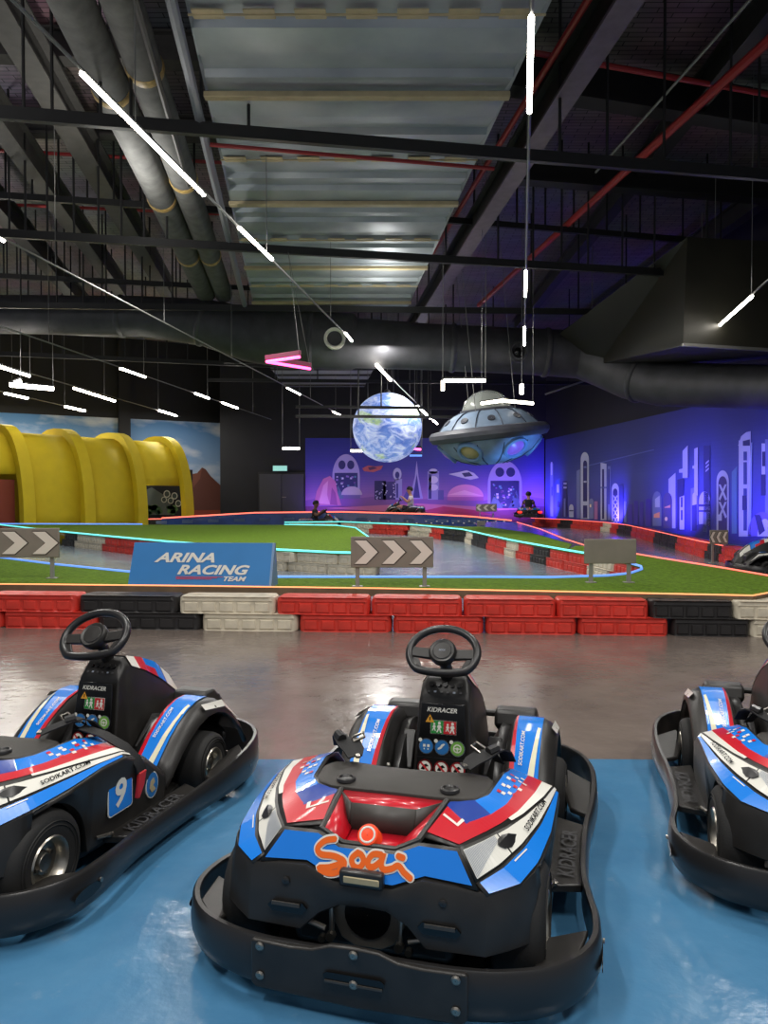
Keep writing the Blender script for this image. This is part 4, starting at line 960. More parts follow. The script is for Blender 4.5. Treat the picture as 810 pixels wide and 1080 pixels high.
def wheel(root, c, r, wd_, side):
    prof = [(r*.50, -wd_/2+.004), (r*.62, -wd_/2), (r*.86, -wd_/2+.002), (r*.96, -wd_/2+.012), (r, -wd_/2+.026), (r, wd_/2-.026), (r*.96, wd_/2-.012), (r*.86, wd_/2-.002), (r*.62, wd_/2), (r*.50, wd_/2-.004), (r*.50, -wd_/2+.004)]
    M = Matrix.Translation(c) @ Matrix.Rotation(R(-90*side), 4, 'X')
    b = MB(); b.lathe(prof, M, 32, 'rubber')
    for q in (.70, .78): b.lathe([(r*q, wd_/2-.0005), (r*(q+.012), wd_/2+.002), (r*(q+.024), wd_/2-.0005)], M, 32, 'rubber')
    o = b.build('wheel', root)
    b = MB(); b.lathe([(r*.54, wd_/2-.006), (r*.50, wd_/2+.001), (r*.46, wd_/2-.004), (r*.40, wd_/2-.03), (r*.22, wd_/2-.036), (r*.18, wd_/2-.022), (r*.16, wd_/2-.018), (.001, wd_/2-.018)], M, 28, 'rim_metal')
    b.lathe([(r*.50, -wd_/2), (r*.3, -wd_/2+.02), (.001, -wd_/2+.02)], M, 20, 'rim_metal'); b.build('rim', o)
    b = MB(); b.cyl(M @ Vector((r*.36, 0, wd_/2-.04)), M @ Vector((r*.38, 0, wd_/2-.006)), .004, 8, 'panel_black'); b.build('air_valve', o)
    for k in range(4):
        b = MB(); a = R(k*90+20); b.cyl(M @ Vector((r*.27*math.cos(a), r*.27*math.sin(a), wd_/2-.036)), M @ Vector((r*.27*math.cos(a), r*.27*math.sin(a), wd_/2-.026)), .006, 6, 'steel'); b.build('wheel_bolt', o)

RING = [(.722, 0, .135), (.722, .15, .135), (.716, .22, .134), (.70, .29, .133), (.662, .37, .132), (.60, .43, .131), (.52, .462, .13), (.43, .463, .128), (.34, .450, .12), (.22, .434, .115), (.05, .430, .112), (-.1, .434, .116), (-.21, .446, .128), (-.33, .452, .142), (-.46, .440, .155), (-.57, .395, .162), (-.65, .30, .165), (-.695, .16, .166), (-.705, 0, .166)]
def make_kart(label):
    k = empty('go_kart'); tag(k, label, 'kart', 'go karts')
    # --- chassis floor
    b = MB(); pl = [(.62, -.22), (.62, .22), (.30, .30), (-.05, .32), (-.45, .22), (-.60, .14), (-.60, -.14), (-.45, -.22), (-.05, -.32), (.30, -.30)]
    b.prism([(x, y, .045) for x, y in pl], (0, 0, .02), 'plastic'); b.build('floor_tray', k, bevel=.004)
    # --- bumper ring
    def ring_at(n=1):
        full = RING+[(x, -y, z) for x, y, z in RING[-2:0:-1]]; P_ = [Vector(p) for p in full]; N = len(P_); out = []
        for i in range(N):
            for q in range(4):
                t = q/4; p0, p1, p2, p3 = P_[i-1], P_[i], P_[(i+1) % N], P_[(i+2) % N]
                out.append(.5*((2*p1)+(p2-p0)*t+(2*p0-5*p1+4*p2-p3)*t*t+(3*p1-p0-3*p2+p3)*t**3))
        return out
    pts = ring_at(); rows = []
    for i, p in enumerate(pts):
        d = pts[(i+1) % len(pts)]-pts[i-1]; d.z = 0; d.normalize(); n = Vector((d.y, -d.x, 0)); q = Vector((p.x, p.y, 0))
        if n.dot(q) < 0: n = -n
        z1 = p.z; z0 = .028
        rows.append([q+n*.000+Vector((0, 0, z0+.008)), q+n*.008+Vector((0, 0, z0+.03)), q+n*.010+Vector((0, 0, (z0+z1)/2)), q+n*.006+Vector((0, 0, z1-.006)), q+n*.001+Vector((0, 0, z1)), q-n*.010+Vector((0, 0, z1-.001)), q-n*.012+Vector((0, 0, z1-.008)), q-n*.008+Vector((0, 0, z1-.016)), q-n*.006+Vector((0, 0, z0+.02)), q-n*.008+Vector((0, 0, z0))])
    rows.append(rows[0]); b = MB(); b.loft(rows, 'plastic_satin', closed=True); b.build('bumper', k, smooth=50)
    # oval slots on the ring sides
    for s in (1, -1):
        for x, y, L in ((.50, .4735, .05), (-.37, .4545, .035)):
            b = MB(); pts2 = [(x+L*math.cos(R(a)), y*s, .075+.016*math.sin(R(a))+.1*0) for a in range(0, 360, 20)]; b.prism(pts2, (0, .002*s, 0), 'panel_black' if x > 0 else 'plastic_grey')
            b.cyl((x-.9*L, (y+.001)*s, .085), (x-.9*L, (y+.006)*s, .085), .006, 8, 'steel'); b.build('bumper_slot', k)
    # rear plate with bulged top
    b = MB(); top = [(-.222, .136), (-.14, .134), (-.09, .138), (-.05, .152), (0, .155), (.05, .152), (.09, .138), (.14, .134), (.222, .136)]
    out = [(.742-abs(y)*.03, y, z) for y, z in top]+[(.742-abs(y)*.03, y, z) for y, z in ((.226, .13), (.226, .045), (.215, .036), (0, .034), (-.215, .036), (-.226, .045), (-.226, .13))]
    b.prism(out, (-.014, 0, 0), 'plastic'); pt = b.build('bumper_plate', k, bevel=.004)
    for y, z in ((-.204, .124), (-.204, .064), (.204, .124), (.204, .064), (0, .142), (.0, .083)):
        x = .743-abs(y)*.03; b = MB(); b.lathe([(.0095, 0), (.0095, .002), (.006, .005), (.001, .005)], Matrix.Translation((x, y, z)) @ Matrix.Rotation(R(90), 4, 'Y'), 12, 'steel'); b.build('bolt', pt)
    b = MB(); b.prism([(.744, y, z) for y, z in ((-.064, .094), (-.056, .100), (.056, .100), (.064, .094), (.06, .082), (-.06, .082))], (-.003, 0, 0), 'panel_black'); b.box((.744, 0, .083), (.006, .12, .004), 'plastic_grey'); b.build('plate_slot', pt)
    for s in (1, -1):    # brackets that tie ring and body at the rear corners
        b = MB(); b.prism([mir(p, s) for p in ((.60, .34, .105), (.66, .35, .112), (.585, .425, .112), (.46, .445, .108), (.50, .36, .10))], (0, 0, -.016), 'plastic'); b.build('corner_bracket', k, bevel=.004)
        b = MB(); b.prism([mir(p, s) for p in ((-.22, .38, .10), (-.18, .44, .10), (-.40, .44, .12), (-.5, .36, .12), (-.44, .34, .11))], (0, 0, -.016), 'plastic'); b.build('corner_bracket', k, bevel=.004)
    # --- rear skirt (one black moulding with two slots)
    b = MB()
    half = [((.688, 0, .250), (.684, 0, .202)), ((.688, .062, .251), (.684, .05, .200)), ((.684, .125, .276), (.686, .095, .178)), ((.678, .19, .270), (.690, .135, .140)), ((.667, .253, .258), (.688, .253, .142)), ((.640, .288, .260), (.655, .295, .142)), ((.612, .318, .262), (.622, .332, .144)), ((.575, .338, .270), (.585, .352, .152)), ((.54, .345, .276), (.555, .356, .19))]
    full = [tuple((x, -y, z) for x, y, z in p) for p in half[:0:-1]]+half
    rows = []
    for a, c in full:
        a, c = Vector(a), Vector(c); rows.append([a+Vector((-.018, 0, .002)), a+Vector((-.004, 0, .001)), a+Vector((0, 0, -.006)), a.lerp(c, .5)+Vector((.004, 0, 0)), c+Vector((0, 0, .006)), c+Vector((-.01, 0, 0)), c+Vector((-.03, 0, .004))])
    b.loft(rows, 'plastic'); sk = b.build('rear_skirt', k, solid=.006, smooth=24)
    for s in (1, -1):
        b = MB(); hx_ = [(y*s, z) for y, z in ((.118, .190), (.128, .201), (.197, .198), (.206, .189), (.196, .178), (.128, .178))]
        b.prism([(.694, y, z) for y, z in hx_], (-.006, 0, 0), 'panel_black'); b.box((.697, .164*s, .197), (.004, .062, .007), 'plastic_grey'); b.build('vent_slot', sk)
        b = MB(); b.lathe([(.0085, 0), (.0085, .002), (.005, .004), (.001, .004)], Matrix.Translation((.685, .168*s, .240)) @ Matrix.Rotation(R(90), 4, 'Y'), 12, 'plastic_satin'); b.build('bolt', sk)
    b = MB(); b.box((.687, 0, .268), (.022, .094, .034), 'plastic_satin'); lh = b.build('lamp_housing', k, bevel=.006)
    b = MB(); b.box((.699, .002, .268), (.004, .076, .014), 'tape'); b.build('plate_lamp', lh, bevel=.002)
    # --- mechanical parts seen under the skirt
    b = MB(); b.prism([(.645, y, z) for y, z in ((-.088, .215), (.088, .215), (.082, .16), (.058, .115), (.03, .10), (-.03, .10), (-.058, .115), (-.082, .16))], (-.012, 0, 0), 'bracket'); mb_ = b.build('motor_bracket', k, bevel=.003)
    b = MB(); b.lathe([(.05, 0), (.05, .004), (.001, .004)], Matrix.Translation((.645, 0, .172)) @ Matrix.Rotation(R(90), 4, 'Y'), 24, 'panel_black')
    b.build('bracket_opening', mb_)
    for s in (1, -1):
        b = MB(); b.tube([(.655, .078*s, .215), (.66, .074*s, .15), (.665, .074*s, .118)], .006, 8, 'steel'); b.cyl((.66, .074*s, .128), (.676, .074*s, .128), .010, 8, 'steel'); b.cyl((.66, .094*s, .120), (.674, .094*s, .120), .008, 8, 'steel')
        b.tube([(.655, .09*s, .135), (.65, .16*s, .150)], .006, 8, 'steel'); b.build('linkage', mb_)
    b = MB(); b.cyl((.50, -.34, .115), (.50, .34, .115), .016, 12, 'steel'); b.build('rear_axle', k)
    b = MB(); b.box((.52, 0, .13), (.2, .36, .12), 'plastic'); b.build('motor_case', k, bevel=.02)
    # --- side mouldings and their stickers
    for s in (1, -1):
        b = MB(); n = 28
        for A_, C_ in ((LI, LR), (LR, LW), (LW, LB_)):
            b.loft([[mir(at_line(A_, 7*i/n), s), mir(at_line(C_, 7*i/n), s)] for i in range(n+1)], 'plastic')
        rows = []; wx, wz, wr = .495, .120, .152
        for i in range(61):
            t = 2+5*i/60; p = at_line(LB_, t); zb = .085
            if abs(p.x-wx) < wr: zb = max(zb, wz+math.sqrt(wr**2-(p.x-wx)**2)-.004)
            zb = min(zb, p.z-.012); yb = .345 if p.x > .1 else .345
            q = Vector((p.x, min(yb, p.y-.004), zb)); rows.append([mir(p, s), mir(Vector((p.x, p.y+.002, p.z-.012)), s), mir(p.lerp(q, .5)+Vector((0, .003, 0)), s), mir(q, s), mir(q-Vector((0, .03, 0)), s)])
        b.loft(rows, 'plastic'); sf = b.build('side_fairing', k, solid=.005, smooth=40)
        st = lambda nm, mbb: mbb.build(nm, sf, smooth=0)
        b = MB(); band(b, LI, LR, .10, .88, .07, .93, 'red', s); band(b, LI, LR, .88, 1.25, .62, .93, 'red', s)
        band(b, LI, LR, 1.25, 5.0, lambda t: .62-.05*(t-1.25), lambda t: .93-.05*(t-1.25), 'red', s, n=24)
        st('red_sticker', b)
        b = MB(); band(b, LI, LR, .88, 1.25, .05, .62, 'blue_dark', s); band(b, LI, LR, 1.25, 2.0, .06, lambda t: .62-.05*(t-1.25), 'blue_dark', s); band(b, LI, LR, 2.0, 5.2, .07, lambda t: .62-.05*(t-1.25), 'blue', s, n=24); st('blue_sticker', b)
        b = MB(); band(b, LI, LR, 2.4, 5.2, lambda t: .93-.05*(t-1.25), .97, 'white', s, n=20)
        for j in range(16):          # scattered checks
            t = 3.2+.16*(j//2)+.05*random.random(); f = .16+.11*(j % 4); band(b, LI, LR, t, t+.10, f, f+.09, 'white' if j % 3 else 'red', s, .004, 2)
        band(b, LI, LR, .62, .68, .12, .55, 'white', s, .004, 3); band(b, LI, LR, .68, .9, .48, .55, 'white', s, .004, 3); st('white_sticker', b)
        b = MB(); band(b, LR, LW, 1.55, 5.3, .12, .93, 'white', s, n=24); band(b, LR, LW, .06, 1.5, .10, .93, 'white', s, n=10)
        for j in range(26): t = .08+1.3*j/26; band(b, LR, LW, t, t+.022, .12, .92-.6*j/26, 'hatch', s, .0035, 2)
        st('white_panel', b)
        b = MB(); band(b, LW, LB_, .08, 4.9, .12, lambda t: .93, 'blue', s, n=26); band(b, LW, LB_, 1.4, 2.0, .2, .26, 'white', s, .004, 4); st('blue_panel', b)
        b = MB()   # black air vent between the white panels
        c = at_line(LR, 1.75).lerp(at_line(LW, 1.75), .52); d = (at_line(LR, 2.4)-at_line(LR, 1.2)).normalized(); e = (at_line(LW, 1.75)-at_line(LR, 1.75)).normalized(); nz = Vector((0, 0, 1))
        shp = [(-.042, .000), (-.030, .013), (-.008, .018), (.012, .012), (.034, .0), (.012, -.010), (-.010, -.014), (-.03, -.010)]
        b.add([mir(c+d*x+e*y+nz*.004, s) for x, y in shp]+[mir(c+d*.0+nz*.016, s)], [(i, (i+1) % 8, 8) for i in range(8)], 'plastic_satin'); b.build('air_vent', sf, smooth=30)
        b = MB(); mid = at_line(LR, 3.2).lerp(at_line(LW, 3.2), .56); d = (at_line(LW, 3.9)-at_line(LW, 2.5)).normalized(); e = (at_line(LR, 3.2)-at_line(LW, 3.2)).normalized()
        # rises inwards and forwards on both flanks so that it reads from outside
        if s > 0: text_into(b, 'SODIKART.COM', mid+nz*.005, d, (e-d*e.dot(d)).normalized(), .0135, .16, 'panel_black', .0005, .2, .015)
        else: text_into(b, 'SODIKART.COM', Vector(mir(mid, -1))+nz*.005, -Vector(mir(d, -1)), Vector(mir((e-d*e.dot(d)).normalized(), -1)), .0135, .16, 'panel_black', .0005, .2, .015)
        st('web_lettering', b)
        # running board with raised lettering
        b = MB(); b.prism([mir(p, s) for p in ((.27, .34, .098), (.25, .428, .100), (.12, .424, .092), (-.12, .424, .094), (-.16, .34, .094))], (0, 0, -.02), 'plastic'); rb = b.build('running_board', k, bevel=.004)
        b = MB(); text_into(b, 'KIDRACER', (.085, .386*s, .101), (-1*s, 0, 0), (0, -1*s, 0), .042, .27, 'emboss', .001, .15, .01); b.build('raised_lettering', rb, smooth=0)
        b = MB(); b.lathe([(.010, 0), (.010, .006), (.001, .008)], Matrix.Translation((.262, .36*s, .098)), 8, 'steel'); b.cyl((.25, .36*s, .1), (.31, .35*s, .11), .006, 8, 'steel'); b.build('board_bolt', rb)
    # --- rear panel with logo
    b = MB()
    pfix = lambda y, z: (.634+(.333-z)*.5+.007*(1-(y/.22)**2), y, z)
    up = [pfix(.192, .333), pfix(.108, .335), pfix(.060, .316), pfix(-.060, .316), pfix(-.108, .335), pfix(-.192, .333)]
    lo = [pfix(.236, .266), pfix(.130, .274), pfix(.064, .252), pfix(-.064, .252), pfix(-.130, .274), pfix(-.236, .266)]
    b.loft([up, lo], 'plastic'); rp = b.build('rear_panel', k, solid=.006, smooth=30)
    b = MB(); cu = Vector((0, 0, .295))
    ins = lambda p, q, f: Vector(p).lerp(Vector(q), f)+Vector((.0035, 0, .002))
    L2 = [tuple(Vector(p)) for p in up]; b.loft([[ins(a, c, .10)*1 if abs(a[1]) < .19 else ins(a, c, .10)-Vector((0, math.copysign(.008, a[1]), 0)) for a, c in zip(up, lo)], [ins(a, c, .90) if abs(c[1]) < .2 else ins(a, c, .90)-Vector((0, math.copysign(.008, c[1]), 0)) for a, c in zip(up, lo)]], 'blue'); b.build('blue_panel', rp, smooth=60)
    px_ = lambda y, z: pfix(y, z)[0]+.0065
    stroke = {'S': [(-.071, .326), (-.091, .321), (-.106, .307), (-.097, .297), (-.07, .297), (-.047, .292), (-.043, .283), (-.057, .270), (-.077, .267), (-.097, .273), (-.074, .277), (-.050, .286)],
              'o': [(-.017, .308), (-.028, .297), (-.022, .285), (-.009, .284), (-.002, .295), (-.008, .305), (-.017, .308)],
              'd': [(.033, .310), (.017, .309), (.008, .299), (.009, .289), (.02, .288), (.035, .300), (.039, .313), (.036, .294), (.043, .286), (.059, .289), (.072, .295), (.085, .285), (.099, .277)], 'dot': [(.070, .311), (.080, .309)]}
    b = MB()
    for wv, dx, mm in ((.0175, 0, 'white'), (.0112, .0016, 'orange')):
        for p in stroke.values(): ribbon(b, p, wv, lambda y, z, dx=dx: (px_(y, z)+dx, y, z), mm)
    b.build('logo', rp, smooth=0)
    # --- recess with the red tail light
    b = MB()
    T = [(.44, .128, .347), (.44, -.128, .347)]; K = [(.525, .075, .355), (.525, -.075, .355)]; Mm = [(.545, .072, .302), (.545, -.072, .302)]; U = [(.636, .058, .312), (.636, -.058, .312)]; Sx = [(.634, .106, .336), (.634, -.106, .336)]
    b.add([T[0], K[0], K[1], T[1]], [(0, 1, 2, 3)], 'red'); b.add([K[0], Mm[0], Mm[1], K[1]], [(0, 1, 2, 3)], 'plastic_grey')
    b.add([Mm[0], U[0], U[1], Mm[1]], [(0, 1, 2, 3)], 'red')
    for i in (0, 1):
        b.add([T[i], K[i], Mm[i]], [(0, 1, 2)], 'plastic_grey'); b.add([T[i], Mm[i], U[i], Sx[i]], [(0, 1, 2, 3)], 'red')
    rc_ = b.build('tail_recess', k, solid=.005, smooth=20)
    b = MB(); rimp = [T[0], Sx[0], U[0], U[1], Sx[1], T[1]]; b.tube(rimp, .0075, 8, 'plastic'); b.build('recess_rim', rc_)
    b = MB(); M = Matrix.Translation((.622, -.005, .328)) @ Vector((.80, 0, .60)).to_track_quat('Z', 'X').to_matrix().to_4x4()
    b.lathe([(.024, -.028), (.024, .004), (.021, .010), (.001, .011)], M, 24, 'tail_red'); tlq = b.build('tail_light', k)
    b = MB(); b.lathe([(.0175, .0112), (.0155, .0118), (.0135, .0112)], M, 24, 'white'); b.build('light_ring', tlq)
    # --- black seat lid
    b = MB(); ol = [(.44, .0), (.442, .10), (.437, .16), (.42, .196), (.39, .214), (.32, .222), (.30, .219), (.275, .204), (.264, .16), (.276, .08), (.278, 0)]
    full = ol+[(x, -y) for x, y in ol[-2:0:-1]]
    rows = []
    for f, dz in ((1, -.004), (.995, .004), (.975, .009), (.93, .011), (.6, .016), (.2, .019)):
        rows.append([(.355+(x-.355)*f, y*f, .346+dz*.8) for x, y in full])
    b.loft(rows, 'lid', closed=True, cap=True); ld = b.build('seat_lid', k, smooth=40)
    for y in (.128, -.128):
        b = MB(); b.lathe([(.024, .0), (.022, .006), (.017, .008), (.014, .004), (.001, .003)], Matrix.Translation((.405, y, .358)), 18, 'plastic_satin'); b.build('lid_cap', ld)
    b = MB(); b.lathe([(.006, 0), (.004, .003), (.001, .003)], Matrix.Translation((.285, -.055, .362)), 8, 'steel'); b.build('lid_stud', ld)
    # --- seat and cockpit walls
    b = MB(); b.loft([[(.21, y, .30) for y in (-.20, -.1, 0, .1, .20)], [(.15, y, .22) for y in (-.2, -.1, 0, .1, .2)], [(.11, y, .12+.03*(abs(y) > .15)) for y in (-.2, -.1, 0, .1, .2)], [(-.02, y, .105+.03*(abs(y) > .15)) for y in (-.2, -.1, 0, .1, .2)], [(-.1, y, .09) for y in (-.2, -.1, 0, .1, .2)]], 'plastic'); b.build('seat', k, solid=.012, smooth=50)
    # --- safety belts
    for s in (1, -1):
        y0 = .215*s
        def strap(pts, wv=.038):
            P_ = [Vector(p) for p in pts]; rows = []
            for i in range(len(P_)):
                d = (P_[min(i+1, len(P_)-1)]-P_[max(i-1, 0)]).normalized(); sd = d.cross(Vector((.25, -.1*s, 1))).normalized()
                nn = sd.cross(d); rows.append([P_[i]+sd*wv/2+nn*.002, P_[i]-sd*wv/2+nn*.002, P_[i]-sd*wv/2-nn*.002, P_[i]+sd*wv/2-nn*.002])
            b.loft(rows, 'webbing', closed=True, cap=True)
        b = MB(); strap([(.14, .235*s, .35), (.17, .228*s, .385), (.20, .215*s, .400), (.225, .205*s, .402), (.25, .185*s, .392), (.265, .165*s, .384), (.285, .145*s, .374)]); strap([(.13, .21*s, .34), (.17, .19*s, .382), (.21, .17*s, .388), (.24, .15*s, .380), (.27, .145*s, .372)], .03)
        bt_ = b.build('seat_belt', k, smooth=40)
        b = MB(); b.tube([(.22, .215*s, .408), (.24, .195*s, .402)], .013, 8, 'plastic_satin'); b.build('buckle', bt_)
        b = MB(); b.box((.28, .14*s, .376), (.03, .012, .006), 'steel', (0, 0, .5)); b.build('buckle_tongue', bt_)
        b = MB(); b.tube([(.19, .185*s, .392), (.18, .155*s, .405), (.20, .145*s, .40), (.215, .17*s, .39)], .004, 6, 'steel', closed=True); b.build('belt_slider', bt_)
    # --- steering tower
    b = MB()
    def sec(x, z0, zs, zt, hb, hs, ht): return [(x, -hb, z0), (x, -hs, zs), (x, -ht, zt), (x, ht, zt), (x, hs, zs), (x, hb, z0)]
    r0 = [(-.112, -.098, .07), (-.166, -.079, .415), (-.168, -.070, .424), (-.168, .070, .424), (-.166, .079, .415), (-.112, .098, .07)]
    r1 = [(-.205, -.100, .07), (-.205, -.078, .455), (-.206, -.062, .478), (-.206, .062, .478), (-.205, .078, .455), (-.205, .100, .07)]
    b.loft([r0, r1, sec(-.23, .07, .448, .484, .100, .084, .056), sec(-.32, .07, .41, .462, .104, .086, .052), sec(-.42, .07, .355, .425, .106, .085, .048), sec(-.52, .07, .29, .355, .10, .08, .045), sec(-.60, .07, .22, .27, .09, .07, .04), sec(-.655, .07, .15, .18, .07, .055, .03)], 'plastic', closed=True, cap=True)
    tw = b.build('steering_tower', k, bevel=.006, smooth=40)
    b = MB()
    xs = [-.235, -.30, -.36, -.42, -.47, -.52, -.58]
    def topline(x, f, s):   # f: 0 centre, 1 shoulder
        secs = [(-.23, .448, .484, .084, .056), (-.32, .41, .462, .086, .052), (-.42, .355, .425, .085, .048), (-.52, .29, .355, .08, .045), (-.60, .22, .27, .07, .04)]
        for a, c in zip(secs, secs[1:]):
            if c[0] <= x <= a[0]:
                u = (a[0]-x)/(a[0]-c[0]); zs, zt, hs, ht = [a[i]*(1-u)+c[i]*u for i in (1, 2, 3, 4)]
                return Vector((x, s*(ht*f*2 if f < .5 else ht+(hs-ht)*(f-.5)*2), (zt if f < .5 else zt+(zs-zt)*(f-.5)*2)+.004))
        return Vector((x, s*.07, .25))
    for s in (1, -1):
        for xa, xb, f0, f1, mm in [(-.235, -.285, .1, .95, 'white'), (-.285, -.34, .5, .95, 'red'), (-.285, -.34, .0, .5, 'blue_dark'), (-.34, -.40, .72, .95, 'red'), (-.34, -.40, .0, .72, 'blue'), (-.40, -.455, .0, .95, 'blue'), (-.46, -.585, .35, .95, 'white')]:
            n = 4; vs = []
            for i in range(n+1):
                x = xa+(xb-xa)*i/n
                for f in (f0, (f0+f1)/2 if f0 < .5 < f1 else f1, f1): 
                    f = .5 if (f0 < .5 < f1 and f == (f0+f1)/2) else f
                    q = topline(x, f, s); q.y += s*.0025; vs.append(q)
            b.add(vs, [(i*3+j, i*3+j+1, i*3+j+4, i*3+j+3) for i in range(n) for j in range(2)], mm)
    b.build('tower_sticker', tw, smooth=0)
    # info panel facing the driver
    O = Vector((-.1395, 0, .31)); Uy = Vector((0, 1, 0)); V = (Vector((-.166, 0, .415))-Vector((-.112, 0, .07))).normalized(); Nn = Uy.cross(V)
    if Nn.x < 0: Nn = -Nn
    pp = lambda u_, v_, d=0.: O+Uy*u_+V*v_+Nn*(.006+d)
    def vv_(z): return (z-.31)/V.z
    b = MB(); b.prism([pp(-.080, vv_(.19), -.005), pp(.080, vv_(.19), -.005), pp(.067, vv_(.408), -.005), pp(-.067, vv_(.408), -.005)], Nn*.007, 'panel_black'); ip = b.build('info_panel', k, bevel=.002)
    b = MB(); text_into(b, 'KIDRACER', pp(-.002, vv_(.389), .002), Uy, V, .014, .094, 'white', .0005, .25, .02); b.build('panel_lettering', ip, smooth=0)
    def disc(mb, u_, v_, r, m, d, n=20, a0=0): mb.poly([pp(u_+r*math.cos(2*math.pi*i/n+a0), v_+r*math.sin(2*math.pi*i/n+a0), d) for i in range(n)], m)
    def rect(mb, u0, v0, u1, v1, m, d): mb.poly([pp(u0, v0, d), pp(u1, v0, d), pp(u1, v1, d), pp(u0, v1, d)], m)
    b = MB(); v0 = vv_(.338); rect(b, -.037, v0-.021, .045, v0+.021, 'white', .002); rect(b, -.035, v0-.019, .003, v0+.019, 'green', .0026); rect(b, .005, v0-.019, .043, v0+.019, 'sign_red', .0026)
    for u_, sz in ((-.025, .8), (-.009, 1.1), (.017, .8), (.032, 1.1)):   # walking figures
        disc(b, u_, v0+.011*sz, .0042*sz, 'white', .0032, 10); b.poly([pp(u_+x*sz, v0+y*sz, .0032) for x, y in ((-.004, .006), (.004, .006), (.007, -.002), (.004, -.001), (.003, -.004), (.007, -.015), (.003, -.015), (0, -.006), (-.005, -.015), (-.008, -.014), (-.003, -.002), (-.007, -.001))], 'white')
    b.poly([pp(-.053, v0+.013, .003), pp(-.025, v0+.013, .003), pp(-.039, v0+.037, .003)], 'yellow_sign'); b.poly([pp(-.0405, v0+.018, .0036), pp(-.0375, v0+.018, .0036), pp(-.037, v0+.029, .0036), pp(-.041, v0+.029, .0036)], 'panel_black'); b.build('exit_sticker', ip, smooth=0)
    b = MB(); v1 = vv_(.279)
    for u_, mm in ((-.048, 'sign_blue'), (.001, 'sign_blue'), (.049, 'lime')):
        disc(b, u_, v1, .0235, 'hatch', .002, 24); disc(b, u_, v1, .021, mm, .0026, 24); disc(b, u_-.019, v1+.018, .006, 'white', .003, 10)
    for du in (-.009, .004): rect(b, -.048+du-.001, v1-.002, -.048+du+.007, v1+.006, 'white', .0032)
    rect(b, -.056, v1-.010, -.052, v1-.006, 'white', .0032); rect(b, -.044, v1-.010, -.040, v1-.006, 'white', .0032)
    b.poly([pp(.001+x, v1+y, .0032) for x, y in ((-.012, -.008), (-.002, -.004), (.004, .004), (.010, .010), (.006, .012), (-.002, .008), (-.006, .002), (-.013, -.003))], 'white')
    for r_, mm, dd in ((.013, 'white', .0032), (.0095, 'lime', .0036), (.004, 'white', .004)): disc(b, .049, v1, r_, mm, dd, 20)
    rect(b, .038, v1-.0015, .060, v1+.0015, 'white', .004); rect(b, .0475, v1-.011, .0505, v1, 'white', .004)
    b.build('order_sticker', ip, smooth=0)
    b = MB(); rect(b, -.074, vv_(.247)-.0008, .074, vv_(.247)+.0008, 'emboss', .002); v2 = vv_(.217)
    for u_ in (-.05, .001, .051):
        disc(b, u_, v2, .0235, 'sign_red', .002, 24); disc(b, u_, v2, .0185, 'white', .0026, 24); b.poly([pp(u_+x, v2+y, .003) for x, y in ((-.013, -.006), (-.006, .006), (.004, .011), (.012, .004), (.004, .002), (-.002, -.008))], 'panel_black')
        b.poly([pp(u_+x, v2+y, .0034) for x, y in ((-.016, .012), (-.012, .016), (.016, -.012), (.012, -.016))], 'sign_red')
    b.build('ban_sticker', ip, smooth=0)
    b = MB(); d0, d1 = Vector((-.169, 0, .427)), Vector((-.203, 0, .474)); dv = (d1-d0).normalized(); dn = Uy.cross(dv)
    if dn.x < 0: dn = -dn
    for i in range(5):
        c = d0+dv*.036+Uy*(-.044+.022*i); b.cyl(c-dn*.002, c+dn*.007, .008, 12, 'plastic_satin')
    for i in range(6):
        c = d0+dv*.012+Uy*(-.05+.02*i)+dn*.004; b.add([c-Uy*.004-dv*.003, c+Uy*.004-dv*.003, c+Uy*.004+dv*.003, c-Uy*.004+dv*.003], [(0, 1, 2, 3)], 'hatch' if i in (1, 4) else 'emboss')
    b.build('dash_button', tw)
    # --- steering wheel
    wc = Vector((-.147, 0, .567)); wv_ = Vector((-.615, 0, .788)); wn = Vector((.788, 0, .615))
    path = []
    for i in range(48):
        a = 2*math.pi*i/48; y, v = .106*math.cos(a), .083*math.sin(a)
        if v < -.058: v = -.058-(-.058-v)*.35
        path.append(wc+Uy*y+wv_*v+wn*(.0 if v > -.05 else .0))
    b = MB(); b.tube(path, .0125, 12, 'plastic_satin', closed=True); sw = b.build('steering_wheel', k)
    for s in (1, -1):
        b = MB(); b.hexa([wc+Uy*.03*s+wv_*.012-wn*.012, wc+Uy*.03*s-wv_*.022-wn*.012, wc+Uy*.10*s-wv_*.018-wn*.004, wc+Uy*.10*s+wv_*.014-wn*.004], [wc+Uy*.03*s+wv_*.012+wn*.004, wc+Uy*.03*s-wv_*.022+wn*.004, wc+Uy*.10*s-wv_*.018+wn*.006, wc+Uy*.10*s+wv_*.014+wn*.006], 'plastic')
        b.hexa([wc+Uy*.075*s-wv_*.02-wn*.004, wc+Uy*.10*s-wv_*.02-wn*.004, wc+Uy*.085*s-wv_*.056-wn*.004, wc+Uy*.055*s-wv_*.06-wn*.004], [wc+Uy*.075*s-wv_*.02+wn*.004, wc+Uy*.10*s-wv_*.02+wn*.004, wc+Uy*.085*s-wv_*.056+wn*.004, wc+Uy*.055*s-wv_*.06+wn*.004], 'plastic'); b.build('spoke', sw, bevel=.003)
    Mh = Matrix.Translation(wc) @ wn.to_track_quat('Z', 'X').to_matrix().to_4x4()
    b = MB(); b.lathe([(.030, -.03), (.040, -.012), (.043, .0), (.042, .012), (.037, .018), (.029, .016), (.027, .018), (.001, .019)], Mh, 28, 'plastic'); hb = b.build('hub', sw)
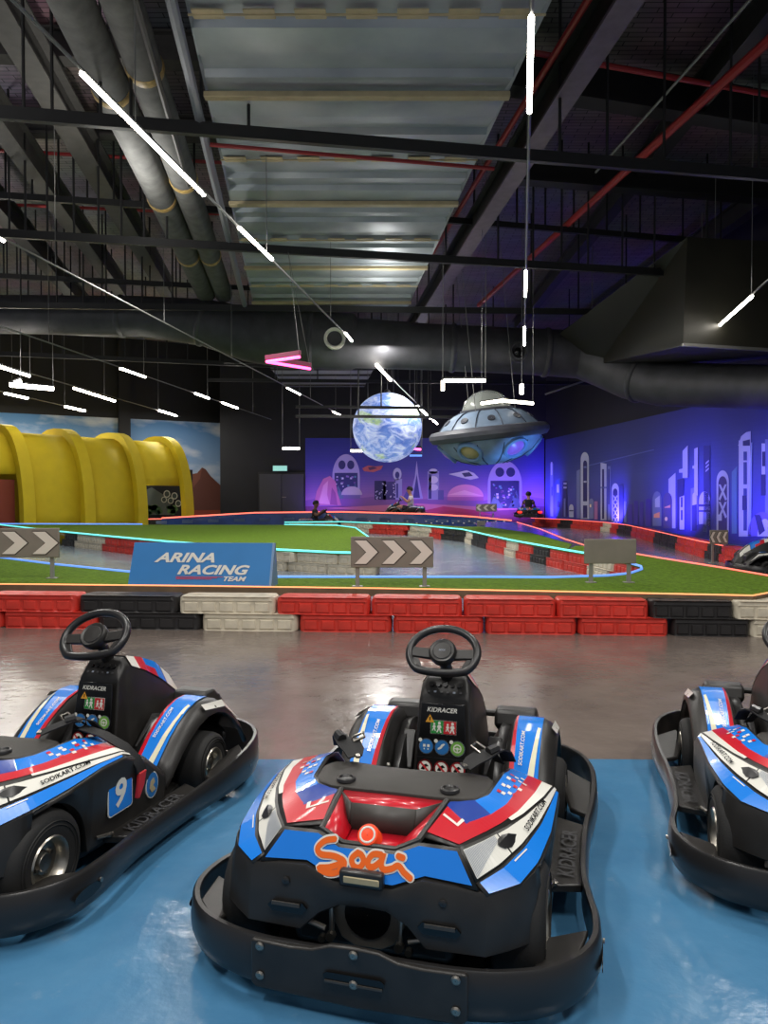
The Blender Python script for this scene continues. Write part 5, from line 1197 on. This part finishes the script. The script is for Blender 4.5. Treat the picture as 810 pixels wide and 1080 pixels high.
    b = MB(); b.lathe([(.0295, .0165), (.0285, .0178), (.0275, .0165)], Mh, 28, 'emboss'); text_into(b, 'SODI', Mh @ Vector((0, 0, .0195)), Uy, wv_, .006, .020, 'hatch', .0004, .2, .02); b.build('hub_badge', hb, smooth=0)
    b = MB(); b.tube([wc-wn*.02, Vector((-.205, 0, .50)), Vector((-.225, 0, .46))], [.016, .02, .024], 12, 'plastic'); b.build('steering_column', k)
    # --- front fenders
    prof = [(-.055, .16), (-.10, .20), (-.15, .245), (-.20, .278), (-.26, .308), (-.32, .324), (-.38, .324), (-.44, .306), (-.50, .268), (-.56, .212), (-.605, .15)]
    for s in (1, -1):
        b = MB(); rows = []
        for x, z in prof:
            rows.append([mir(p, s) for p in ((x*.85-.04, .165, max(.10, z-.12)), (x, .188, z-.022), (x, .200, z-.004), (x, .25, z), (x, .292, z-.003), (x, .312, z-.012), (x, .334, z-.034), (x, .338, z-.052), (x, .322, z-.058))])
        b.loft(rows, 'plastic'); fe = b.build('front_fender', k, solid=.005, smooth=45)
        def fst(y0, y1, i0, i1, mm, off=.004):
            vs = []; n = 24
            for i in range(n+1):
                t = i0+(i1-i0)*i/n; kk = min(int(t), len(prof)-2); u_ = t-kk; x = prof[kk][0]*(1-u_)+prof[kk+1][0]*u_; z = prof[kk][1]*(1-u_)+prof[kk+1][1]*u_
                dx, dz = prof[kk+1][0]-prof[kk][0], prof[kk+1][1]-prof[kk][1]; l = math.hypot(dx, dz); nx, nz_ = dz/l, -dx/l
                a, c = (y0(t) if callable(y0) else y0), (y1(t) if callable(y1) else y1)
                for y in (a, c): 
                    zz = z-(.003 if y > .285 else (.004*(.22-y)/.02 if y < .22 else 0)); vs.append(mir((x+nx*off, y, zz+nz_*off), s))
            b.add(vs, [(2*i, 2*i+1, 2*i+3, 2*i+2) for i in range(n)], mm)
        b = MB(); fst(.204, lambda t: .222-.002*t, .25, 6.4, 'red'); fst(lambda t: .222-.002*t, .291, .25, 6.4, 'blue'); fst(lambda t: .252+.006*t, lambda t: .275+.0028*t, .25, 4.4, 'cream', .0055); fst(.204, .291, 6.3, 6.42, 'white', .0055); b.build('fender_sticker', fe, smooth=0)
        b = MB(); 
        vs_ = [mir(p, s) for p in ((-.30, .315, .314), (-.30, .332, .296), (-.44, .332, .275), (-.54, .332, .205), (-.44, .318, .298))]; b.add([Vector(v)+Vector((0, .004*s, .003)) for v in vs_], [(0, 1, 2, 4), (4, 2, 3)], 'white'); b.build('white_flash', fe, smooth=0)
        b = MB(); i_ = 2.3; p0 = Vector((-.125, .236*s, .228)); p1 = Vector((-.27, .236*s, .316)); d = (p1-p0).normalized(); sd = Vector((0, -1, 0)); nrm = d.cross(sd)
        if nrm.z < 0: nrm = -nrm
        text_into(b, 'SODIKART.COM', (p0+p1)/2+nrm*.009, d, Vector((0, -1, 0)), .012, .135, 'white', .0, .2, .015); b.build('web_lettering', fe, smooth=0)
        b = MB(); b.prism([mir(p, s) for p in ((-.42, .12, .27), (-.44, .12, .322), (-.50, .12, .325), (-.57, .12, .27), (-.57, .12, .20))], (0, .14*s, 0), 'plastic'); b.build('nose_box', k, bevel=.012)
        # brake and throttle plates beside the tower
        b = MB(); a0 = Vector((-.20, .135*s, .18)); a1 = Vector((-.30, .142*s, .275)); dd = (a1-a0).normalized(); nn = Vector((dd.z, 0, -dd.x)); wy = Vector((0, .022, 0))
        b.hexa([a0-wy, a0+wy, a1+wy, a1-wy], [a0-wy-nn*.02, a0+wy-nn*.02, a1+wy-nn*.02, a1-wy-nn*.02], 'plastic_satin'); pd = b.build('pedal', k, bevel=.005)
        b = MB(); q0, q1 = a0.lerp(a1, .25)+nn*.001, a0.lerp(a1, .78)+nn*.001; w2 = Vector((0, .006, 0)); b.hexa([q0-w2, q0+w2, q1+w2, q1-w2], [q0-w2-nn*.002, q0+w2-nn*.002, q1+w2-nn*.002, q1-w2-nn*.002], 'emboss'); b.build('pedal_slot', pd)
        b = MB(); b.loft([[mir(p, s) for p in ((x, .10, z0), (x, .15, z1), (x, .19, z1-.01))] for x, z0, z1 in ((-.13, .10, .13), (-.25, .14, .25), (-.36, .18, .29), (-.46, .2, .28), (-.58, .14, .2))], 'plastic_satin'); b.build('inner_fairing', k, solid=.005, smooth=50)
        wheel(k, (.495, .306*s, .128), .128, .11, s); wheel(k, (-.315, .310*s, .108), .108, .105, s)
    b = MB(); b.prism([(x, y, .11) for x, y in ((-.52, -.30), (-.52, .30), (-.60, .22), (-.64, .08), (-.64, -.08), (-.60, -.22))], (0, 0, .06), 'plastic'); b.build('nose_cone', k, bevel=.02)
    b = MB(); b.box((-.53, 0, .285), (.03, .52, .02), 'plastic'); b.build('front_bar', k, bevel=.006)
    return k

kart = make_kart('blue and red go-kart with black steering wheel, facing away in the middle of the row')
kart.location = (.1417, 2.216, 0); kart.rotation_euler = (0, 0, R(-105.81))
kl = copy_tree(kart); kl['label'] = 'blue and white go-kart with number 9 plate, cut by the left edge of the view'
kl.location = (-1.035, 2.49, 0); kl.rotation_euler = (0, 0, R(-107))
kr = copy_tree(kart); kr['label'] = 'blue and white go-kart parked last in row, cut by the right edge of the view'
kr.location = (1.38, 2.4717, 0); kr.rotation_euler = (0, 0, R(-105.15))
for ch in kl.children:
    if ch.name.startswith('steering_wheel'):
        pv = Vector((-.147, 0, .567)); ch.matrix_basis = Matrix.Translation(pv) @ Matrix.Rotation(R(8), 4, Vector((.788, 0, .615))) @ Matrix.Scale(1.12, 4) @ Matrix.Translation(-pv)
# the left kart's number plate, round badge and hanging strap
b = MB()
def yside(x, z, d=0.): return (x, .3585+d, z)
def rrect(x0, x1, z0, z1, r, d, skew=.0):
    out = []
    for cx_, cz_, a0 in ((x1-r, z0+r, -90), (x1-r, z1-r, 0), (x0+r, z1-r, 90), (x0+r, z0+r, 180)):
        for i in range(5): a = R(a0+22.5*i); out.append((cx_+r*math.cos(a), cz_+r*math.sin(a)))
    return [yside(x, z+skew*(x-x0), d) for x, z in out]
b.prism(rrect(.159, .271, .148, .262, .012, 0), (0, .003, 0), 'white'); b.prism(rrect(.162, .268, .151, .259, .011, .0005), (0, .003, 0), 'blue')
text_into(b, '9', (.215, .3630, .205), (-1, 0, 0), (0, 0, 1), .080, .052, 'white', .0006, .15, .03); npl = b.build('number_plate', kl, smooth=0)
b = MB(); b.prism([yside(.056+.032*math.cos(R(a)), .168+.040*math.sin(R(a)), -.004) for a in range(0, 360, 15)], (0, .004, 0), 'white'); b.prism([yside(.056+.029*math.cos(R(a)), .168+.037*math.sin(R(a)), -.003) for a in range(0, 360, 15)], (0, .004, 0), 'sign_blue')
b.prism([yside(.056+x, .168+z, .0015) for x, z in ((-.016, -.018), (.006, -.022), (.016, -.006), (.010, .014), (-.006, .020), (-.012, .006), (-.002, -.002), (-.010, -.010))], (0, .001, 0), 'tape'); b.build('round_badge', kl, smooth=0)
b = MB(); pth = [Vector(p) for p in ((.205, .225, .375), (.185, .28, .355), (.162, .333, .318), (.145, .362, .278), (.132, .369, .250), (.127, .370, .232))]; rows = []
for i, p in enumerate(pth): w2 = Vector((.021, 0, 0)); n = Vector((0, .003, .001)); rows.append([p-w2-n, p+w2-n, p+w2+n, p-w2+n])
b.loft(rows, 'webbing', closed=True, cap=True); hs = b.build('hanging_strap', kl, smooth=40)
b = MB(); b.prism([(x, .366, z) for x, z in ((.110, .236), (.144, .236), (.150, .200), (.158, .165), (.146, .162), (.122, .195))], (0, .012, 0), 'sign_red'); b.build('buckle', hs, bevel=.003)

# karts out on the track
def far_kart(loc, rz, label):
    r = copy_tree(kart); r['label'] = label; r.location = loc; r.rotation_euler = (0, 0, rz); return r
k2 = far_kart((*g2(828, 607, 0), 0), R(-8), 'black go-kart out on the track at the right edge of the view')
kw = far_kart((P(427, 540, 26.3).x, 26.3, .36), R(-4), 'go-kart on the raised track below the mural carrying the white shirted driver')
kd = far_kart((P(338, 550, 24.0).x, 24.0, 0), R(172), 'go-kart near the grey door carrying the dark clothed driver')
kk = far_kart((P(557, 545, 25.8).x, 25.8, .32), R(-96), 'go-kart with red lit tail driving away below the right part of the mural')
b = MB(); 
for y in (-.33, .33): b.box((.70, y, .2), (.03, .12, .05), 'tail_led')
b.build('tail_lamp', kk, bevel=.008)

# ================================================================== DRIVERS
def skinned(name, joints, edges, m, parent=None, sub=1, root=0):
    """one continuous surface grown around a skeleton: joints = [(point, radius)]"""
    me = bpy.data.meshes.new(name); me.from_pydata([j[0] for j in joints], edges, []); o = bpy.data.objects.new(name, me); COL.objects.link(o)
    md = o.modifiers.new('skin', 'SKIN'); md.use_smooth_shade = True
    for i, j in enumerate(joints):
        r = j[1]; me.skin_vertices[0].data[i].radius = (r, r) if not isinstance(r, tuple) else r; me.skin_vertices[0].data[i].use_root = (i == root)
    s = o.modifiers.new('sub', 'SUBSURF'); s.levels = s.render_levels = sub
    bpy.context.view_layer.update()
    em = bpy.data.meshes.new_from_object(o.evaluated_get(bpy.context.evaluated_depsgraph_get())); bpy.data.objects.remove(o)
    em.materials.clear(); em.materials.append(MATS[m]); em.polygons.foreach_set('use_smooth', [True]*len(em.polygons)); em.polygons.foreach_set('material_index', [0]*len(em.polygons))
    o = bpy.data.objects.new(name, em); COL.objects.link(o)
    if parent is not None: o.parent = parent
    return o
def driver(kart_o, label, shirt, skin, pants, size=1.0):
    J = []; E_ = []
    def j(p, r, par=None):
        J.append((p, r))
        if par is not None: E_.append((par, len(J)-1))
        return len(J)-1
    pel = j((.13, 0, .20), .085); wa = j((.155, 0, .32), .075, pel); ch = j((.165, 0, .45), (.085, .10), wa); nk0 = j((.155, 0, .545), .05, ch); nk = j((.14, 0, .60), .038, nk0)
    hd0 = j((.125, 0, .645), .055, nk); hd1 = j((.115, 0, .70), (.072, .078), hd0); hd2 = j((.122, 0, .755), .062, hd1); j((.125, 0, .785), .03, hd2)
    for s in (1, -1):
        sh = j((.165, .125*s, .515), .048, ch); el = j((.075, .185*s, .39), .036, sh); wr = j((-.055, .115*s, .515), .024, el); pm = j((-.095, .105*s, .540), (.024, .016), wr)
        for q, (dy, l) in enumerate(((.020, .026), (.008, .031), (-.005, .029), (-.017, .023))):
            k1 = j((-.118, (.105+dy)*s, .556), .0075, pm); k2_ = j((-.128-l*.2, (.100+dy)*s, .545-l*.35), .0065, k1)
        j((-.098, .082*s, .552), .008, pm)
        hp = j((.11, .075*s, .19), .075, pel); kn = j((-.13, .125*s, .285), .052, hp); an = j((-.36, .12*s, .135), .034, kn); j((-.40, .12*s, .19), .026, an)
    body = skinned('person', J, E_, skin, None, 2)
    body.parent = None; body.matrix_world = kart_o.matrix_basis
    body.location = kart_o.location; body.rotation_euler = kart_o.rotation_euler; body.scale = (size,)*3; body.location.z -= .2*(size-1)*.6
    tag(body, label, 'person')
    jj = [((.13, 0, .21), .10), ((.155, 0, .32), .093), ((.165, 0, .45), (.105, .115)), ((.155, 0, .54), .062)]; ee = [(0, 1), (1, 2), (2, 3)]
    for s in (1, -1):
        n = len(jj); jj += [((.165, .125*s, .515), .06), ((.105, .165*s, .43), .052)]; ee += [(2, n), (n, n+1)]
    skinned('shirt', jj, ee, shirt, body, 2)
    jj = [((.125, 0, .19), .10)]; ee = []
    for s in (1, -1):
        n = len(jj); jj += [((.10, .075*s, .195), .086), ((-.10, .12*s, .275), .066)]; ee += [(0, n), (n, n+1)]
        if pants == 'long': jj += [((-.13, .125*s, .28), .062), ((-.33, .12*s, .155), .046)]; ee += [(n+1, n+2), (n+2, n+3)]
    skinned('trousers', jj, ee, 'trousers', body, 2)
    b = MB(); M = Matrix.Translation((.128, 0, .725)) @ Matrix.Rotation(R(20), 4, 'Y'); b.lathe([(.083, -.02), (.088, .01), (.08, .045), (.055, .072), (.02, .083), (.001, .084)], M, 16, 'hair'); b.build('hair', body)
    for s in (1, -1):
        b = MB(); b.lathe([(.009, -.003), (.008, .003), (.001, .006)], Matrix.Translation((.042, .027*s, .715)) @ Matrix.Rotation(R(-90), 4, 'Y'), 8, 'eye_dark'); b.build('eye', body)
        b = MB(); b.prism([(-.40, .09*s, .20), (-.40, .15*s, .20), (-.375, .15*s, .105), (-.31, .145*s, .09), (-.31, .095*s, .09), (-.375, .09*s, .105)], (.02, 0, .01), 'shirt_dark'); b.build('shoe', body, bevel=.01)
        b = MB(); b.lathe([(.001, -.008), (.018, -.004), (.02, .002), (.012, .006), (.001, .004)], Matrix.Translation((.125, .078*s, .705)) @ Matrix.Rotation(R(-90*s), 4, 'X'), 10, skin); b.build('ear', body)
    b = MB(); b.box((.040, 0, .668), (.01, .036, .007), 'b_red'); b.build('mouth', body)
    b = MB(); b.hexa([(.045, -.007, .715), (.045, .007, .715), (.045, .012, .688), (.045, -.012, .688)], [(.035, -.004, .712), (.035, .004, .712), (.022, .009, .688), (.022, -.009, .688)], skin); b.build('nose', body)
    return body
driver(kw, 'person in a white shirt seated with arms forward in the raised go-kart', 'shirt_white', 'skin', 'short', 1.3)
driver(kd, 'person in dark clothes seated in the go-kart near the grey door', 'shirt_dark', 'skin_dark', 'long', 1.15)
driver(kk, 'person in dark clothes seen from behind in the go-kart with red tail lights', 'shirt_dark', 'skin', 'long', 1.1)
